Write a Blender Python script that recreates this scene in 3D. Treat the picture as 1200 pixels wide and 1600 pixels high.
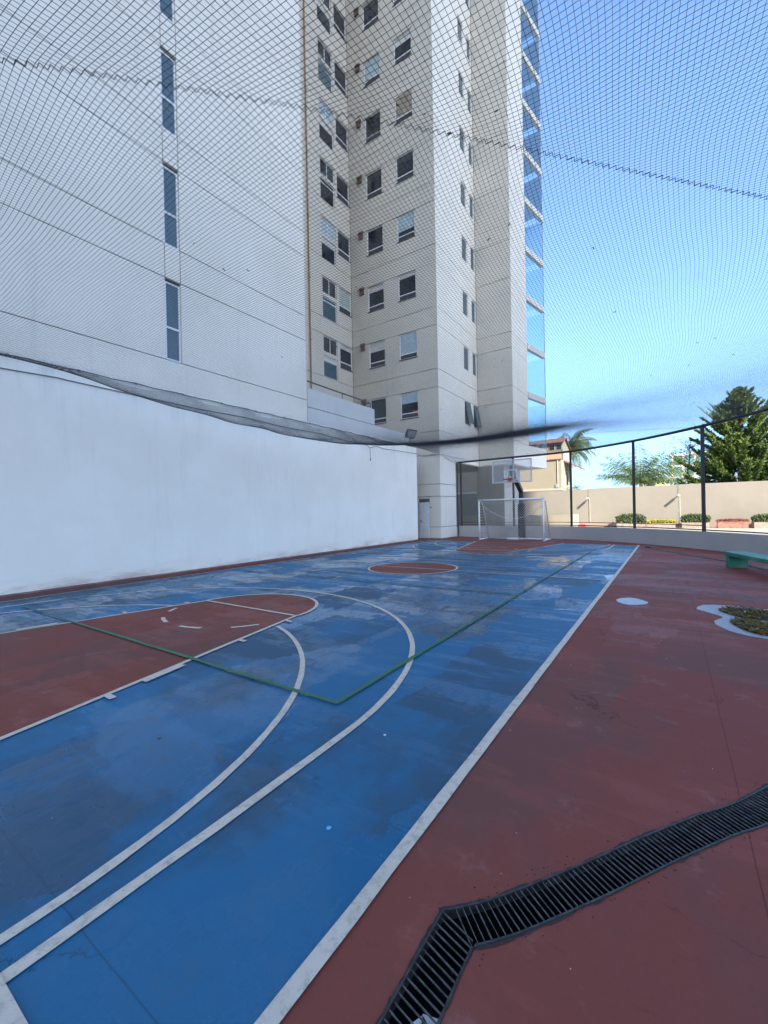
import bpy, bmesh, math, random
import numpy as np
from mathutils import Vector, Matrix
from mathutils.geometry import tessellate_polygon
random.seed(7)
SC = bpy.context.scene
COL = SC.collection
for o in list(bpy.data.objects):
    bpy.data.objects.remove(o)

# ------------------------------------------------------------------ camera
F_PX, YAW, PITCH, ROLL = 662.775, -0.592866, -0.001769, -0.0198831
cyw, syw, cpt, spt = math.cos(YAW), math.sin(YAW), math.cos(PITCH), math.sin(PITCH)
fwd = Vector((syw * cpt, cyw * cpt, spt))
rgt = Vector((cyw, -syw, 0))
upv = rgt.cross(fwd)
r2 = math.cos(ROLL) * rgt + math.sin(ROLL) * upv
u2 = -math.sin(ROLL) * rgt + math.cos(ROLL) * upv
cam_d = bpy.data.cameras.new('camera')
cam = bpy.data.objects.new('camera', cam_d)
COL.objects.link(cam)
cam.matrix_world = Matrix(((r2.x, u2.x, -fwd.x, 0), (r2.y, u2.y, -fwd.y, 0), (r2.z, u2.z, -fwd.z, 1.5), (0, 0, 0, 1)))
cam_d.sensor_fit = 'HORIZONTAL'
cam_d.sensor_width = 36.0
cam_d.lens = F_PX / 1200.0 * 36.0
cam_d.clip_start = 0.05
cam_d.clip_end = 3000
SC.camera = cam

# ------------------------------------------------------------------ sky, sun, exposure
SUN_TO = Vector((1.0, -1.0, 0.92)).normalized()
SUN_EL = math.asin(SUN_TO.z)
SUN_AZ = math.atan2(SUN_TO.x, SUN_TO.y)
world = bpy.data.worlds.new('World')
SC.world = world
world.use_nodes = True
wn = world.node_tree.nodes
wl = world.node_tree.links
sky_tex = wn.new('ShaderNodeTexSky')
sky_tex.sky_type = 'NISHITA'
sky_tex.sun_disc = False
sky_tex.sun_elevation = SUN_EL
sky_tex.sun_rotation = SUN_AZ
sky_tex.altitude = 3000
sky_tex.air_density = 0.75
sky_tex.dust_density = 10.0
sky_tex.ozone_density = 6.0
bg = wn['Background']
# pale horizon band dimmed below the sky model's, the same in every direction
tc = wn.new('ShaderNodeTexCoord')
sx = wn.new('ShaderNodeSeparateXYZ')
wl.new(tc.outputs['Generated'], sx.inputs[0])
mr = wn.new('ShaderNodeMapRange')
mr.interpolation_type = 'SMOOTHSTEP'
wl.new(sx.outputs[2], mr.inputs[0])
mr.inputs[1].default_value = -.02
mr.inputs[2].default_value = .34
mr.inputs[3].default_value = .30
mr.inputs[4].default_value = 1.0
vm = wn.new('ShaderNodeVectorMath')
vm.operation = 'SCALE'
wl.new(sky_tex.outputs[0], vm.inputs[0])
wl.new(mr.outputs[0], vm.inputs['Scale'])
wl.new(vm.outputs[0], bg.inputs[0])
bg.inputs[1].default_value = 0.15
sun_d = bpy.data.lights.new('sun', 'SUN')
sun_d.energy = 2.0
sun_d.angle = math.radians(0.5)
sun_d.color = (1.0, 0.94, 0.86)
sun = bpy.data.objects.new('sun', sun_d)
COL.objects.link(sun)
sun.rotation_euler = SUN_TO.to_track_quat('Z', 'Y').to_euler()
sun.location = (20, -20, 60)
vs = SC.view_settings
vs.view_transform = 'Standard'
vs.look = 'None'
vs.exposure = 2.62
vs.use_white_balance = True
vs.white_balance_temperature = 7700
vs.white_balance_tint = 3
vs.gamma = 1.0
vs.use_curve_mapping = False
SC.cycles.max_bounces = 8
SC.cycles.transparent_max_bounces = 24


# ------------------------------------------------------------------ material helpers
class NT:
    def __init__(s, name):
        s.m = bpy.data.materials.new(name)
        s.m.use_nodes = True
        s.t = s.m.node_tree
        s.n = s.t.nodes
        s.b = s.n['Principled BSDF']
        s.out = s.n['Material Output']
        g = s.n.new('ShaderNodeNewGeometry')
        s.pos = g.outputs['Position']
        s.nor = g.outputs['Normal']

    def L(s, a, b):
        s.t.links.new(a, b)

    def val(s, x, sock):
        if isinstance(x, (int, float)):
            sock.default_value = x
        elif isinstance(x, (tuple, list)):
            sock.default_value = tuple(x) + ((1,) if len(sock.default_value) == 4 and len(x) == 3 else ())
        else:
            s.L(x, sock)

    def scale(s, v, sc):
        n = s.n.new('ShaderNodeVectorMath')
        n.operation = 'MULTIPLY'
        s.L(v, n.inputs[0])
        n.inputs[1].default_value = sc
        return n.outputs[0]

    def noise(s, scale=1.0, detail=4, rough=0.55, stretch=None, vec=None, off=0):
        v = vec or s.pos
        if stretch:
            v = s.scale(v, stretch)
        if off:
            a = s.n.new('ShaderNodeVectorMath')
            a.operation = 'ADD'
            s.L(v, a.inputs[0])
            a.inputs[1].default_value = (off, off * 1.7, off * .3)
            v = a.outputs[0]
        n = s.n.new('ShaderNodeTexNoise')
        s.L(v, n.inputs['Vector'])
        n.inputs['Scale'].default_value = scale
        n.inputs['Detail'].default_value = detail
        n.inputs['Roughness'].default_value = rough
        return n.outputs['Fac']

    def ramp(s, f, a, b, lo=0.0, hi=1.0):
        n = s.n.new('ShaderNodeMapRange')
        n.interpolation_type = 'SMOOTHSTEP'
        s.L(f, n.inputs[0])
        n.inputs[1].default_value = a
        n.inputs[2].default_value = b
        n.inputs[3].default_value = lo
        n.inputs[4].default_value = hi
        return n.outputs[0]

    def math(s, op, a, b=None):
        n = s.n.new('ShaderNodeMath')
        n.operation = op
        s.val(a, n.inputs[0])
        if b is not None:
            s.val(b, n.inputs[1])
        return n.outputs[0]

    def mix(s, f, a, b):
        n = s.n.new('ShaderNodeMix')
        n.data_type = 'RGBA'
        s.val(f, n.inputs[0])
        s.val(a, n.inputs[6])
        s.val(b, n.inputs[7])
        return n.outputs[2]

    def bump(s, h, strength=0.3, dist=0.01):
        n = s.n.new('ShaderNodeBump')
        n.inputs['Strength'].default_value = strength
        n.inputs['Distance'].default_value = dist
        s.L(h, n.inputs['Height'])
        s.L(n.outputs[0], s.b.inputs['Normal'])

    def xyz(s, v=None):
        n = s.n.new('ShaderNodeSeparateXYZ')
        s.L(v or s.pos, n.inputs[0])
        return n.outputs

    def set(s, col=None, rough=None, spec=None, metal=None):
        if col is not None:
            s.val(col, s.b.inputs['Base Color'])
        if rough is not None:
            s.val(rough, s.b.inputs['Roughness'])
        if spec is not None:
            s.val(spec, s.b.inputs['Specular IOR Level'])
        if metal is not None:
            s.val(metal, s.b.inputs['Metallic'])
        return s.m


def plain(name, col, rough=0.6, var=0.12, scale=6.0, spec=0.4, metal=0.0, bump=0.0):
    t = NT(name)
    f = t.noise(scale, 5, 0.6)
    c = t.mix(t.ramp(f, .3, .7), tuple(x * (1 - var) for x in col), tuple(min(1, x * (1 + var)) for x in col))
    if bump:
        t.bump(t.noise(scale * 12, 3), bump, 0.004)
    return t.set(c, rough, spec, metal)


M = {}


def floor_paint(name, base, worn, dusty, gloss_lo, gloss_hi, amt=.9, spec=.42):
    """old acrylic sports paint: overlapping roller passes, patches worn to a duller coat, polished areas with a lower roughness"""
    t = NT(name)

    def warp_pos(scale, amp, st):
        nn = t.n.new('ShaderNodeTexNoise')
        nn.inputs['Scale'].default_value = scale
        nn.inputs['Detail'].default_value = 6
        nn.inputs['Roughness'].default_value = .62
        t.L(t.pos, nn.inputs['Vector'])
        w = t.n.new('ShaderNodeVectorMath')
        w.operation = 'ADD'
        t.L(t.scale(t.pos, st), w.inputs[0])
        t.L(t.scale(nn.outputs['Color'], (amp, amp, 0)), w.inputs[1])
        return w.outputs[0]

    def cells(scale, vec):
        v = t.n.new('ShaderNodeTexVoronoi')
        v.distance = 'CHEBYCHEV'
        v.inputs['Scale'].default_value = scale
        t.L(vec, v.inputs['Vector'])
        return t.xyz(v.outputs['Color'])

    big = t.noise(.55, 6, .66)
    patA = t.noise(1.0, 7, .68, (.9, .55, 1), off=3)
    patB = t.noise(1.0, 7, .7, (.5, 2.2, 1), off=9)
    ca = cells(.95, warp_pos(1.9, .55, (1.0, .55, 0)))
    cb = cells(1.7, warp_pos(2.6, .5, (.55, 1.25, 0)))
    fine = t.noise(42, 4, .7)
    xyz_ = t.xyz(warp_pos(3.0, .012, (1, 1, 1)))

    def joint(co, pitch, off):
        m_ = t.math('ABSOLUTE', t.math('SUBTRACT', t.math('FRACT', t.math('MULTIPLY', t.math('ADD', co, off), 1 / pitch)), .5))
        return t.ramp(m_, .004 / pitch, .0015 / pitch)
    jn = t.math('MAXIMUM', joint(xyz_[1], 3.1, .9), joint(xyz_[0], 3.3, 1.37))
    cr = t.n.new('ShaderNodeTexVoronoi')
    cr.feature = 'DISTANCE_TO_EDGE'
    cr.inputs['Scale'].default_value = .8
    t.L(warp_pos(2.2, .7, (1, 1, 0)), cr.inputs['Vector'])
    crack = t.math('MULTIPLY', t.ramp(cr.outputs['Distance'], .006, .0015), t.ramp(t.noise(.9, 3, .6, off=8), .54, .60))
    w = t.math('ADD', t.math('MULTIPLY', patA, .62), t.math('MULTIPLY', ca[0], .20))
    w = t.math('ADD', w, t.math('MULTIPLY', big, .22))
    c = t.mix(t.ramp(w, .47, .60, 0, amt), base, worn)
    c = t.mix(t.ramp(t.math('ADD', t.math('MULTIPLY', patB, .8), t.math('MULTIPLY', cb[1], .2)), .52, .62, 0, .5), c, tuple(x * 1.22 for x in base))
    c = t.mix(t.ramp(t.noise(4.5, 7, .72, off=5), .56, .70, 0, .45), c, dusty)
    c = t.mix(t.ramp(t.noise(13, 6, .75, (.5, 1.4, 1), off=6), .60, .72, 0, .35), c, tuple(x * .62 for x in base))
    c = t.mix(t.ramp(fine, .48, .8, 0, .25), c, tuple(x * .6 for x in base))
    c = t.mix(t.ramp(t.noise(170, 2, .5, off=2), .735, .80, 0, .3), c, (.33, .31, .30))
    c = t.mix(t.math('MULTIPLY', t.math('MAXIMUM', jn, crack), .6), c, tuple(x * .35 for x in base))
    gl = t.math('ADD', t.math('MULTIPLY', t.ramp(ca[1], .40, .58), .5), t.math('MULTIPLY', t.ramp(patB, .46, .58), .5))
    gl = t.math('MULTIPLY', gl, t.ramp(t.noise(7, 6, .75, (1.3, .6, 1), off=4), .34, .54, .35, 1))
    rough = t.ramp(gl, .05, .9, gloss_hi, gloss_lo)
    t.bump(t.math('ADD', t.math('MULTIPLY', fine, .6), t.noise(150, 2, .6)), .14, .003)
    return t.set(c, rough, spec)


M['blue'] = floor_paint('blue court paint', (.002, .112, .225), (.020, .060, .098), (.028, .11, .18), .13, .60, .8, .38)
M['red'] = floor_paint('brick red court paint', (.200, .056, .043), (.145, .064, .054), (.27, .13, .115), .52, .72, .8, .13)


def line_paint(name, base, worn, amt):
    t = NT(name)
    f = t.noise(22, 6, .75)
    g = t.noise(3.0, 4, .6, off=4)
    c = t.mix(t.ramp(f, .45, .72, 0, amt), base, worn)
    c = t.mix(t.ramp(g, .5, .75, 0, .4), c, tuple(x * .72 for x in base))
    c = t.mix(t.ramp(t.noise(90, 3, .6), .58, .75, 0, .5), c, worn)
    return t.set(c, .6, .4)


M['white_line'] = line_paint('white line paint', (.57, .50, .41), (.24, .21, .18), .7)
M['green_line'] = line_paint('green line paint', (.030, .150, .066), (.035, .075, .075), .95)
M['faint_green'] = line_paint('faded green line paint', (.02, .12, .12), (.012, .10, .19), .85)

# white court wall
t = NT('white court wall plaster')
z = t.xyz()[2]
n1 = t.noise(.9, 5, .6)
n2 = t.noise(6, 6, .7)
c = t.mix(t.ramp(n1, .35, .7), (.80, .765, .675), (.84, .805, .72))
foot = t.math('MULTIPLY', t.ramp(z, .45, .0), t.ramp(t.noise(1.3, 6, .7, (1, .5, 2.2)), .38, .66))
c = t.mix(t.math('MULTIPLY', foot, .85), c, (.46, .33, .28))
streak = t.ramp(t.noise(1.0, 6, .72, (1, 2.4, .30)), .52, .78, 0, .22)
c = t.mix(streak, c, (.50, .50, .48))
c = t.mix(t.ramp(n2, .62, .8, 0, .3), c, (.50, .49, .46))
c = t.mix(t.ramp(t.noise(34, 4, .7, off=7), .70, .78, 0, .45), c, (.42, .40, .36))
c = t.mix(t.math('MULTIPLY', t.ramp(z, 3.6, 4.6), t.ramp(t.noise(1.0, 6, .7, (1, 2.6, .22), off=3), .45, .68, 0, .4)), c, (.44, .43, .40))
t.bump(t.math('ADD', t.noise(2.2, 6, .65), t.math('MULTIPLY', t.noise(70, 3), .25)), .25, .02)
M['court_wall'] = t.set(c, .75, .25)


def facade_mat(name, a, b, stain, amt=.35):
    t = NT(name)
    n1 = t.noise(.35, 6, .65)
    c = t.mix(t.ramp(n1, .3, .7), a, b)
    st = t.ramp(t.noise(1.0, 6, .7, (3.0, 3.0, .16)), .55, .8, 0, amt)
    c = t.mix(st, c, stain)
    c = t.mix(t.ramp(t.noise(14, 5, .7), .6, .8, 0, .18), c, stain)
    t.bump(t.noise(45, 4, .6), .25, .006)
    return t.set(c, .8, .25)


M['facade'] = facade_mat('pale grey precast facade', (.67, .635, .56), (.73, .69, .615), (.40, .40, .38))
M['tower'] = facade_mat('shaded cream tower facade', (.53, .49, .415), (.585, .54, .46), (.36, .34, .30))  # creamier, darker facade copy: shade of recess and camera-facing sides put into colour
M['parapet'] = facade_mat('stained parapet concrete', (.50, .505, .49), (.60, .60, .59), (.26, .26, .25), .75)
M['taupe'] = facade_mat('taupe ground floor wall', (.185, .175, .15), (.215, .20, .17), (.13, .12, .105))  # ground floor core, darker than the walls above
M['joint'] = plain('dark joint', (.10, .095, .09), .9)
M['lining'] = plain('pale soffit lining', (.72, .71, .72), .7, .1, 2)
M['orange_pipe'] = plain('rusty orange downpipe', (.40, .21, .10), .6, .3, 9)
M['alu'] = plain('white aluminium', (.66, .67, .68), .4, .06, 12)
M['sash'] = plain('dark sash', (.055, .06, .065), .4, .15, 8)
M['slate_pane'] = plain('slate grey privacy glass', (.075, .115, .135), .12, .12, .8, .5)
M['dark_pane'] = plain('dark window glass', (.022, .028, .034), .05, .5, .9, .6)
M['mid_pane'] = plain('dim window glass', (.05, .06, .065), .06, .5, .9, .6)
M['blind'] = plain('pale roller blind', (.52, .52, .49), .25, .08, 3)
M['blind_blue'] = plain('blue grey roller blind', (.36, .45, .49), .2, .1, 3)
M['blind_tan'] = plain('tan curtain', (.30, .25, .19), .3, .25, 4)
M['frost'] = plain('frosted glass', (.36, .41, .38), .25, .1, 5)
M['vent'] = plain('brown vent hood', (.16, .10, .08), .6, .2, 10)
M['galv'] = plain('galvanised steel', (.45, .46, .47), .45, .15, 14, .5, .5)
M['black_steel'] = plain('dark painted steel', (.022, .020, .020), .45, .25, 12)
M['rust_steel'] = plain('brown painted steel', (.075, .042, .034), .5, .3, 12)
M['low_wall'] = facade_mat('grey low wall render', (.40, .39, .37), (.46, .45, .43), (.30, .29, .28))
M['kerb'] = floor_paint('kerb red paint', (.16, .055, .045), (.12, .06, .055), (.2, .1, .09), .45, .75)
M['pink_wall'] = facade_mat('sunlit pinkish boundary wall', (.205, .187, .166), (.23, .21, .187), (.28, .262, .24), .4)
M['pink_base'] = facade_mat('pink painted wall base', (.27, .175, .15), (.30, .20, .18), (.27, .22, .19))
M['house_wall'] = facade_mat('cream house render', (.235, .21, .17), (.26, .23, .185), (.21, .19, .165), .2)
M['house_white'] = facade_mat('white house gable', (.33, .315, .285), (.36, .34, .31), (.30, .285, .26), .2)
M['house_pink'] = facade_mat('pink house band', (.31, .225, .175), (.34, .25, .195), (.28, .21, .18), .2)
M['roof_tile'] = plain('terracotta roof tile', (.20, .10, .075), .8, .35, 5, .3)
M['pavement'] = facade_mat('pale courtyard paving', (.37, .34, .29), (.42, .385, .33), (.30, .28, .24), .3)
M['earth'] = plain('dry ground', (.16, .14, .10), .95, .3, .2, .1)
M['goal_white'] = plain('white goal paint', (.68, .68, .70), .4, .08, 8)
M['net_white'] = plain('white goal cord', (.55, .55, .53), .8, .1, 8)
M['net_black'] = plain('black net cord', (.062, .066, .074), .75, .25, 5, .25)
M['pad_black'] = plain('black post padding', (.018, .018, .020), .55, .3, 8)
M['pole_grey'] = plain('dark grey pole', (.028, .034, .038), .4, .2, 8)
M['board_frame'] = plain('grey white board frame', (.52, .53, .55), .4, .08, 8)
M['rim_red'] = plain('red rim paint', (.36, .035, .025), .45, .2, 12)
M['bench'] = plain('green painted concrete', (.022, .20, .135), .42, .22, 4, .5, 0, .15)
M['grate'] = plain('dark iron bars', (.10, .10, .10), .55, .5, 30, .4, .1)
M['grate_frame'] = plain('iron angle frame', (.05, .05, .052), .45, .4, 25, .5, .5)
M['pit'] = plain('dark drain channel', (.007, .006, .007), .9, .6, 9, .1)
M['tar'] = plain('tar edge', (.028, .022, .024), .8, .4, 18)
M['paper'] = plain('white scrap', (.62, .64, .66), .7, .1, 20)
M['chip_blue'] = plain('cyan paint chip', (.10, .36, .55), .6, .2, 40)
M['dirt_bits'] = plain('leaf crumbs', (.16, .11, .06), .9, .4, 40)
M['door'] = plain('pale blue white door paint', (.74, .79, .84), .4, .06, 6)
M['cable'] = plain('grey cable', (.17, .175, .18), .6, .15, 9)
M['lamp_body'] = plain('grey lamp housing', (.09, .095, .10), .5, .2, 12)
M['lamp_glass'] = plain('lamp lens', (.30, .33, .34), .12, .1, 12)
M['puddle_rim'] = None
M['planter'] = plain('weathered planter box', (.26, .21, .185), .85, .2, 6)
M['planter_red'] = plain('terracotta planter box', (.25, .125, .10), .85, .25, 6)
M['soil'] = plain('dark soil', (.05, .035, .025), .95, .3, 20)
M['bark'] = plain('brown bark', (.10, .075, .055), .9, .35, 9, .2, 0, .4)
M['palm_bark'] = plain('grey palm trunk', (.19, .165, .135), .9, .3, 9, .2, 0, .4)
M['yellow_wall'] = plain('yellow building', (.55, .46, .27), .85, .1, .6)
M['concrete_far'] = plain('concrete frame', (.40, .35, .31), .85, .1, .6)
M['green_glass'] = plain('green curtain glass', (.09, .20, .21), .12, .25, .5, .6)
M['block_wall'] = facade_mat('tall block render', (.42, .41, .39), (.48, .47, .45), (.3, .3, .29))
M['slab'] = facade_mat('balcony slab edge', (.56, .54, .49), (.62, .60, .55), (.42, .40, .36), .2)


def leaf_mat(name, a, b, yel, sc=.9):
    t = NT(name)
    c = t.mix(t.ramp(t.noise(sc, 4, .6), .35, .65), a, b)
    c = t.mix(t.ramp(t.noise(sc * 9, 3, .6), .55, .75, 0, .6), c, yel)
    t.b.inputs['Subsurface Weight'].default_value = 0
    m = t.set(c, .6, .3)
    tr = t.n.new('ShaderNodeBsdfTranslucent')
    t.L(c, tr.inputs[0])
    mx = t.n.new('ShaderNodeMixShader')
    mx.inputs[0].default_value = .25
    t.L(t.b.outputs[0], mx.inputs[1])
    t.L(tr.outputs[0], mx.inputs[2])
    t.L(mx.outputs[0], t.out.inputs[0])
    return m


M['conifer'] = leaf_mat('cypress foliage', (.062, .115, .042), (.145, .20, .05), (.24, .27, .07), .8)
M['palm_leaf'] = leaf_mat('palm fronds', (.075, .125, .045), (.115, .165, .06), (.22, .23, .10), 1.2)
M['thin_leaf'] = leaf_mat('sparse brownish leaves', (.085, .085, .04), (.12, .10, .055), (.16, .11, .06), 1.2)
M['shrub'] = leaf_mat('lavender shrub leaves', (.060, .095, .042), (.09, .125, .06), (.14, .16, .09), 3)
M['yellow_flower'] = leaf_mat('yellow blossoms', (.55, .43, .02), (.50, .42, .05), (.20, .22, .04), 6)
M['red_flower'] = leaf_mat('dusty red foliage', (.22, .065, .06), (.28, .09, .075), (.16, .09, .05), 6)
M['purple_leaf'] = leaf_mat('purple blossom', (.12, .055, .20), (.17, .08, .25), (.08, .09, .06), 3)
M['weed'] = leaf_mat('litter green', (.10, .095, .02), (.20, .155, .035), (.26, .21, .08), 9)
M['weed_brown'] = leaf_mat('litter brown', (.085, .038, .022), (.13, .06, .03), (.16, .11, .05), 9)

t = NT('silt stained rim')
f = t.noise(14, 5, .7)
c = t.mix(t.ramp(f, .35, .7), (.22, .22, .24), (.30, .30, .32))
M['puddle_rim'] = t.set(c, .32, .5)

t = NT('tinted balcony glass')
tb = t.n.new('ShaderNodeBsdfTransparent')
tb.inputs[0].default_value = (.86, .99, 1.0, 1)
gb = t.n.new('ShaderNodeBsdfGlossy')
gb.inputs['Roughness'].default_value = .03
lw = t.n.new('ShaderNodeFresnel')
lw.inputs['IOR'].default_value = 1.7
mx = t.n.new('ShaderNodeMixShader')
t.L(t.math('ADD', t.math('MULTIPLY', lw.outputs[0], .6), .12), mx.inputs[0])
t.L(tb.outputs[0], mx.inputs[1])
t.L(gb.outputs[0], mx.inputs[2])
t.L(mx.outputs[0], t.out.inputs[0])
M['glass'] = t.m
t = NT('clear acrylic backboard')
tb = t.n.new('ShaderNodeBsdfTransparent')
tb.inputs[0].default_value = (.93, .95, .96, 1)
mx = t.n.new('ShaderNodeMixShader')
t.set((.6, .62, .64), .2, .5)
mx.inputs[0].default_value = .16
t.L(tb.outputs[0], mx.inputs[1])
t.L(t.b.outputs[0], mx.inputs[2])
t.L(mx.outputs[0], t.out.inputs[0])
M['acrylic'] = t.m


# ------------------------------------------------------------------ mesh helpers
class MB:
    def __init__(s):
        s.v = []
        s.f = []

    def quad(s, a, b, c, d):
        i = len(s.v)
        s.v += [tuple(a), tuple(b), tuple(c), tuple(d)]
        s.f.append((i, i + 1, i + 2, i + 3))
        return s

    def tri(s, a, b, c):
        i = len(s.v)
        s.v += [tuple(a), tuple(b), tuple(c)]
        s.f.append((i, i + 1, i + 2))

    def poly(s, pts):
        i = len(s.v)
        s.v += [tuple(p) for p in pts]
        s.f.append(tuple(range(i, i + len(pts))))

    def hexa(s, p):
        i = len(s.v)
        s.v += [tuple(q) for q in p]
        for q in ((0, 3, 2, 1), (4, 5, 6, 7), (0, 1, 5, 4), (1, 2, 6, 5), (2, 3, 7, 6), (3, 0, 4, 7)):
            s.f.append(tuple(i + k for k in q))
        return s

    def box(s, x0, x1, y0, y1, z0, z1):
        return s.hexa([(x0, y0, z0), (x1, y0, z0), (x1, y1, z0), (x0, y1, z0), (x0, y0, z1), (x1, y0, z1), (x1, y1, z1), (x0, y1, z1)])

    def obox(s, c, ux, uy, hx, hy, z0, z1):
        """box with horizontal axes ux, uy and half sizes hx, hy round (cx,cy)"""
        q = []
        for zz in (z0, z1):
            for a, b in ((-1, -1), (1, -1), (1, 1), (-1, 1)):
                q.append((c[0] + ux[0] * hx * a + uy[0] * hy * b, c[1] + ux[1] * hx * a + uy[1] * hy * b, zz))
        return s.hexa(q)

    def tube(s, pts, r, n=6, close=False, r1=None):
        pts = [Vector(p) for p in pts]
        N = len(pts)
        base = len(s.v)
        prev = None
        for k, p in enumerate(pts):
            if close:
                d = pts[(k + 1) % N] - pts[k - 1]
            else:
                d = pts[min(k + 1, N - 1)] - pts[max(k - 1, 0)]
            d = d.normalized() if d.length > 1e-9 else Vector((0, 0, 1))
            if prev is None:
                a = d.orthogonal().normalized()
            else:
                a = prev - d * prev.dot(d)
                a = a.normalized() if a.length > 1e-6 else d.orthogonal().normalized()
            prev = a
            b = d.cross(a)
            rr = r if r1 is None else r + (r1 - r) * k / max(1, N - 1)
            for j in range(n):
                an = 2 * math.pi * j / n
                s.v.append(tuple(p + a * (rr * math.cos(an)) + b * (rr * math.sin(an))))
        for k in range(N if close else N - 1):
            k2 = (k + 1) % N
            for j in range(n):
                s.f.append((base + k * n + j, base + k * n + (j + 1) % n, base + k2 * n + (j + 1) % n, base + k2 * n + j))
        if not close:
            s.f.append(tuple(base + j for j in range(n))[::-1])
            s.f.append(tuple(base + (N - 1) * n + j for j in range(n)))
        return s

    def mesh(s, name, m, origin=(0, 0, 0), smooth=False):
        me = bpy.data.meshes.new(name)
        ox, oy, oz = origin
        me.from_pydata([(a - ox, b - oy, c - oz) for a, b, c in s.v], [], s.f)
        me.materials.append(m)
        if smooth:
            me.shade_smooth()
        me.update()
        return me


def world_org(o):
    v = Vector((0, 0, 0))
    while o is not None:
        v = v + Vector(o.location)
        o = o.parent
    return v


def link(name, me, parent=None, loc=(0, 0, 0), rz=0.0, kind=None):
    o = bpy.data.objects.new(name, me)
    COL.objects.link(o)
    o.location = loc
    o.rotation_euler = (0, 0, rz)
    if parent is not None:
        o.parent = parent
    if kind:
        o['kind'] = kind
    return o


def build(name, mb, m, parent=None, kind=None, smooth=False):
    """world-coordinate mesh; a child keeps its origin at its parent's"""
    org = world_org(parent) if parent is not None else Vector((0, 0, 0))
    return link(name, mb.mesh(name, m, org, smooth), parent, kind=kind)


def tag(o, label, cat, group=None):
    o['label'] = label
    o['category'] = cat
    if group:
        o['group'] = group
    return o


def thing(name, loc, label, cat, group=None, rz=0.0):
    o = bpy.data.objects.new(name, None)
    COL.objects.link(o)
    o.location = loc
    o.rotation_euler = (0, 0, rz)
    o.empty_display_size = .2
    return tag(o, label, cat, group)


def structure(name, mb, m, label):
    o = build(name, mb, m, None, 'structure')
    o['label'] = label
    return o


def copy_tree(o, parent=None):
    c = o.copy()
    COL.objects.link(c)
    if parent is not None:
        c.parent = parent
    for ch in list(o.children):
        copy_tree(ch, c)
    return c


FENCE = [(-9.85, 22.25), (-6.7, 22.02), (-5.3, 21.98), (-3.9, 21.7), (-2.5, 21.0), (-1.2, 20.1), (-.1, 19.1), (.95, 17.95), (1.7, 17.0),
         (2.4, 15.95), (3.5, 13.6), (4.3, 11.0), (4.7, 8.0), (4.8, 4.0), (4.8, -2.0)]


def smooth_line(pts, n=6):
    out = []
    P = [Vector(p).to_2d() if len(p) == 2 else Vector(p) for p in pts]
    for i in range(len(P) - 1):
        p0, p1, p2, p3 = P[max(i - 1, 0)], P[i], P[i + 1], P[min(i + 2, len(P) - 1)]
        for k in range(n):
            u = k / n
            out.append(.5 * ((2 * p1) + (p2 - p0) * u + (2 * p0 - 5 * p1 + 4 * p2 - p3) * u * u + (3 * p1 - p0 - 3 * p2 + p3) * u ** 3))
    out.append(P[-1])
    return out


def offset(pts, d):
    out = []
    for i, p in enumerate(pts):
        a = pts[max(i - 1, 0)]
        b = pts[min(i + 1, len(pts) - 1)]
        t = (b - a).normalized()
        out.append(Vector((p.x - t.y * d, p.y + t.x * d)))
    return out


# ------------------------------------------------------------------ ground and court floor
mb = MB()
mb.box(-900, 900, -900, 900, -1.6, -.60)
structure('ground', mb, M['earth'], 'dry open ground running out to the horizon')

# drain path (centre line), width .15
DW = .148
drain_a = [Vector((-.655, .20)), Vector((-.655, 1.385))]
drain_c = smooth_line([(-.655, 1.385), (-.535, 1.515), (-.415, 1.675), (-.255, 1.90), (-.065, 2.185), (.145, 2.48), (.388, 2.81), (.92, 3.75), (1.5, 5.2),
                       (1.93, 7.0), (2.08, 9.0), (1.95, 11.4), (1.76, 12.7), (1.42, 13.8), (.95, 14.75), (.35, 15.85), (-.12, 16.75), (-.62, 17.75)], 8)
def resample(pts, step):
    out = [pts[0]]
    acc = 0.0
    for a, b in zip(pts, pts[1:]):
        d = (b - a).length
        while acc + d >= step:
            a = a.lerp(b, (step - acc) / d)
            d = (b - a).length
            out.append(a)
            acc = 0.0
        acc += d
    return out


drain_c = resample(drain_c, .026)
path = drain_a[:1] + drain_c
L_edge = offset(path, DW / 2)
R_edge = offset(path, -DW / 2)
L_edge[1] = Vector((-.655 - DW / 2, 1.42))
R_edge[1] = Vector((-.655 + DW / 2, 1.375))
L_edge[0] = Vector((-.655 - DW / 2, .20))
R_edge[0] = Vector((-.655 + DW / 2, .20))
# tidy the first offsets after the corner so edges do not cross
fence_s = smooth_line(FENCE, 5)
outer = [Vector((-11.6, -6)), Vector((4.9, -6))] + [Vector((p.x + .05, p.y + .02)) for p in fence_s[::-1]] + [Vector((-9.9, 22.3)), Vector((-9.9, 20.0)), Vector((-11.6, 20.0))]
hole = [p for p in L_edge] + [p for p in R_edge[::-1]]
loops = [[p.to_3d() for p in outer], [p.to_3d() for p in hole]]
tris = tessellate_polygon(loops)
flat = [p for l in loops for p in l]
mb = MB()
mb.v = [tuple(p) for p in flat]
mb.f = []
for a, b, c in tris:
    pa, pb, pc = flat[a], flat[b], flat[c]
    mb.f.append((a, b, c) if (pb - pa).cross(pc - pa).z > 0 else (a, c, b))
floor = structure('court_floor', mb, M['red'], 'brick red painted sports court floor with blue playing field')


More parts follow.
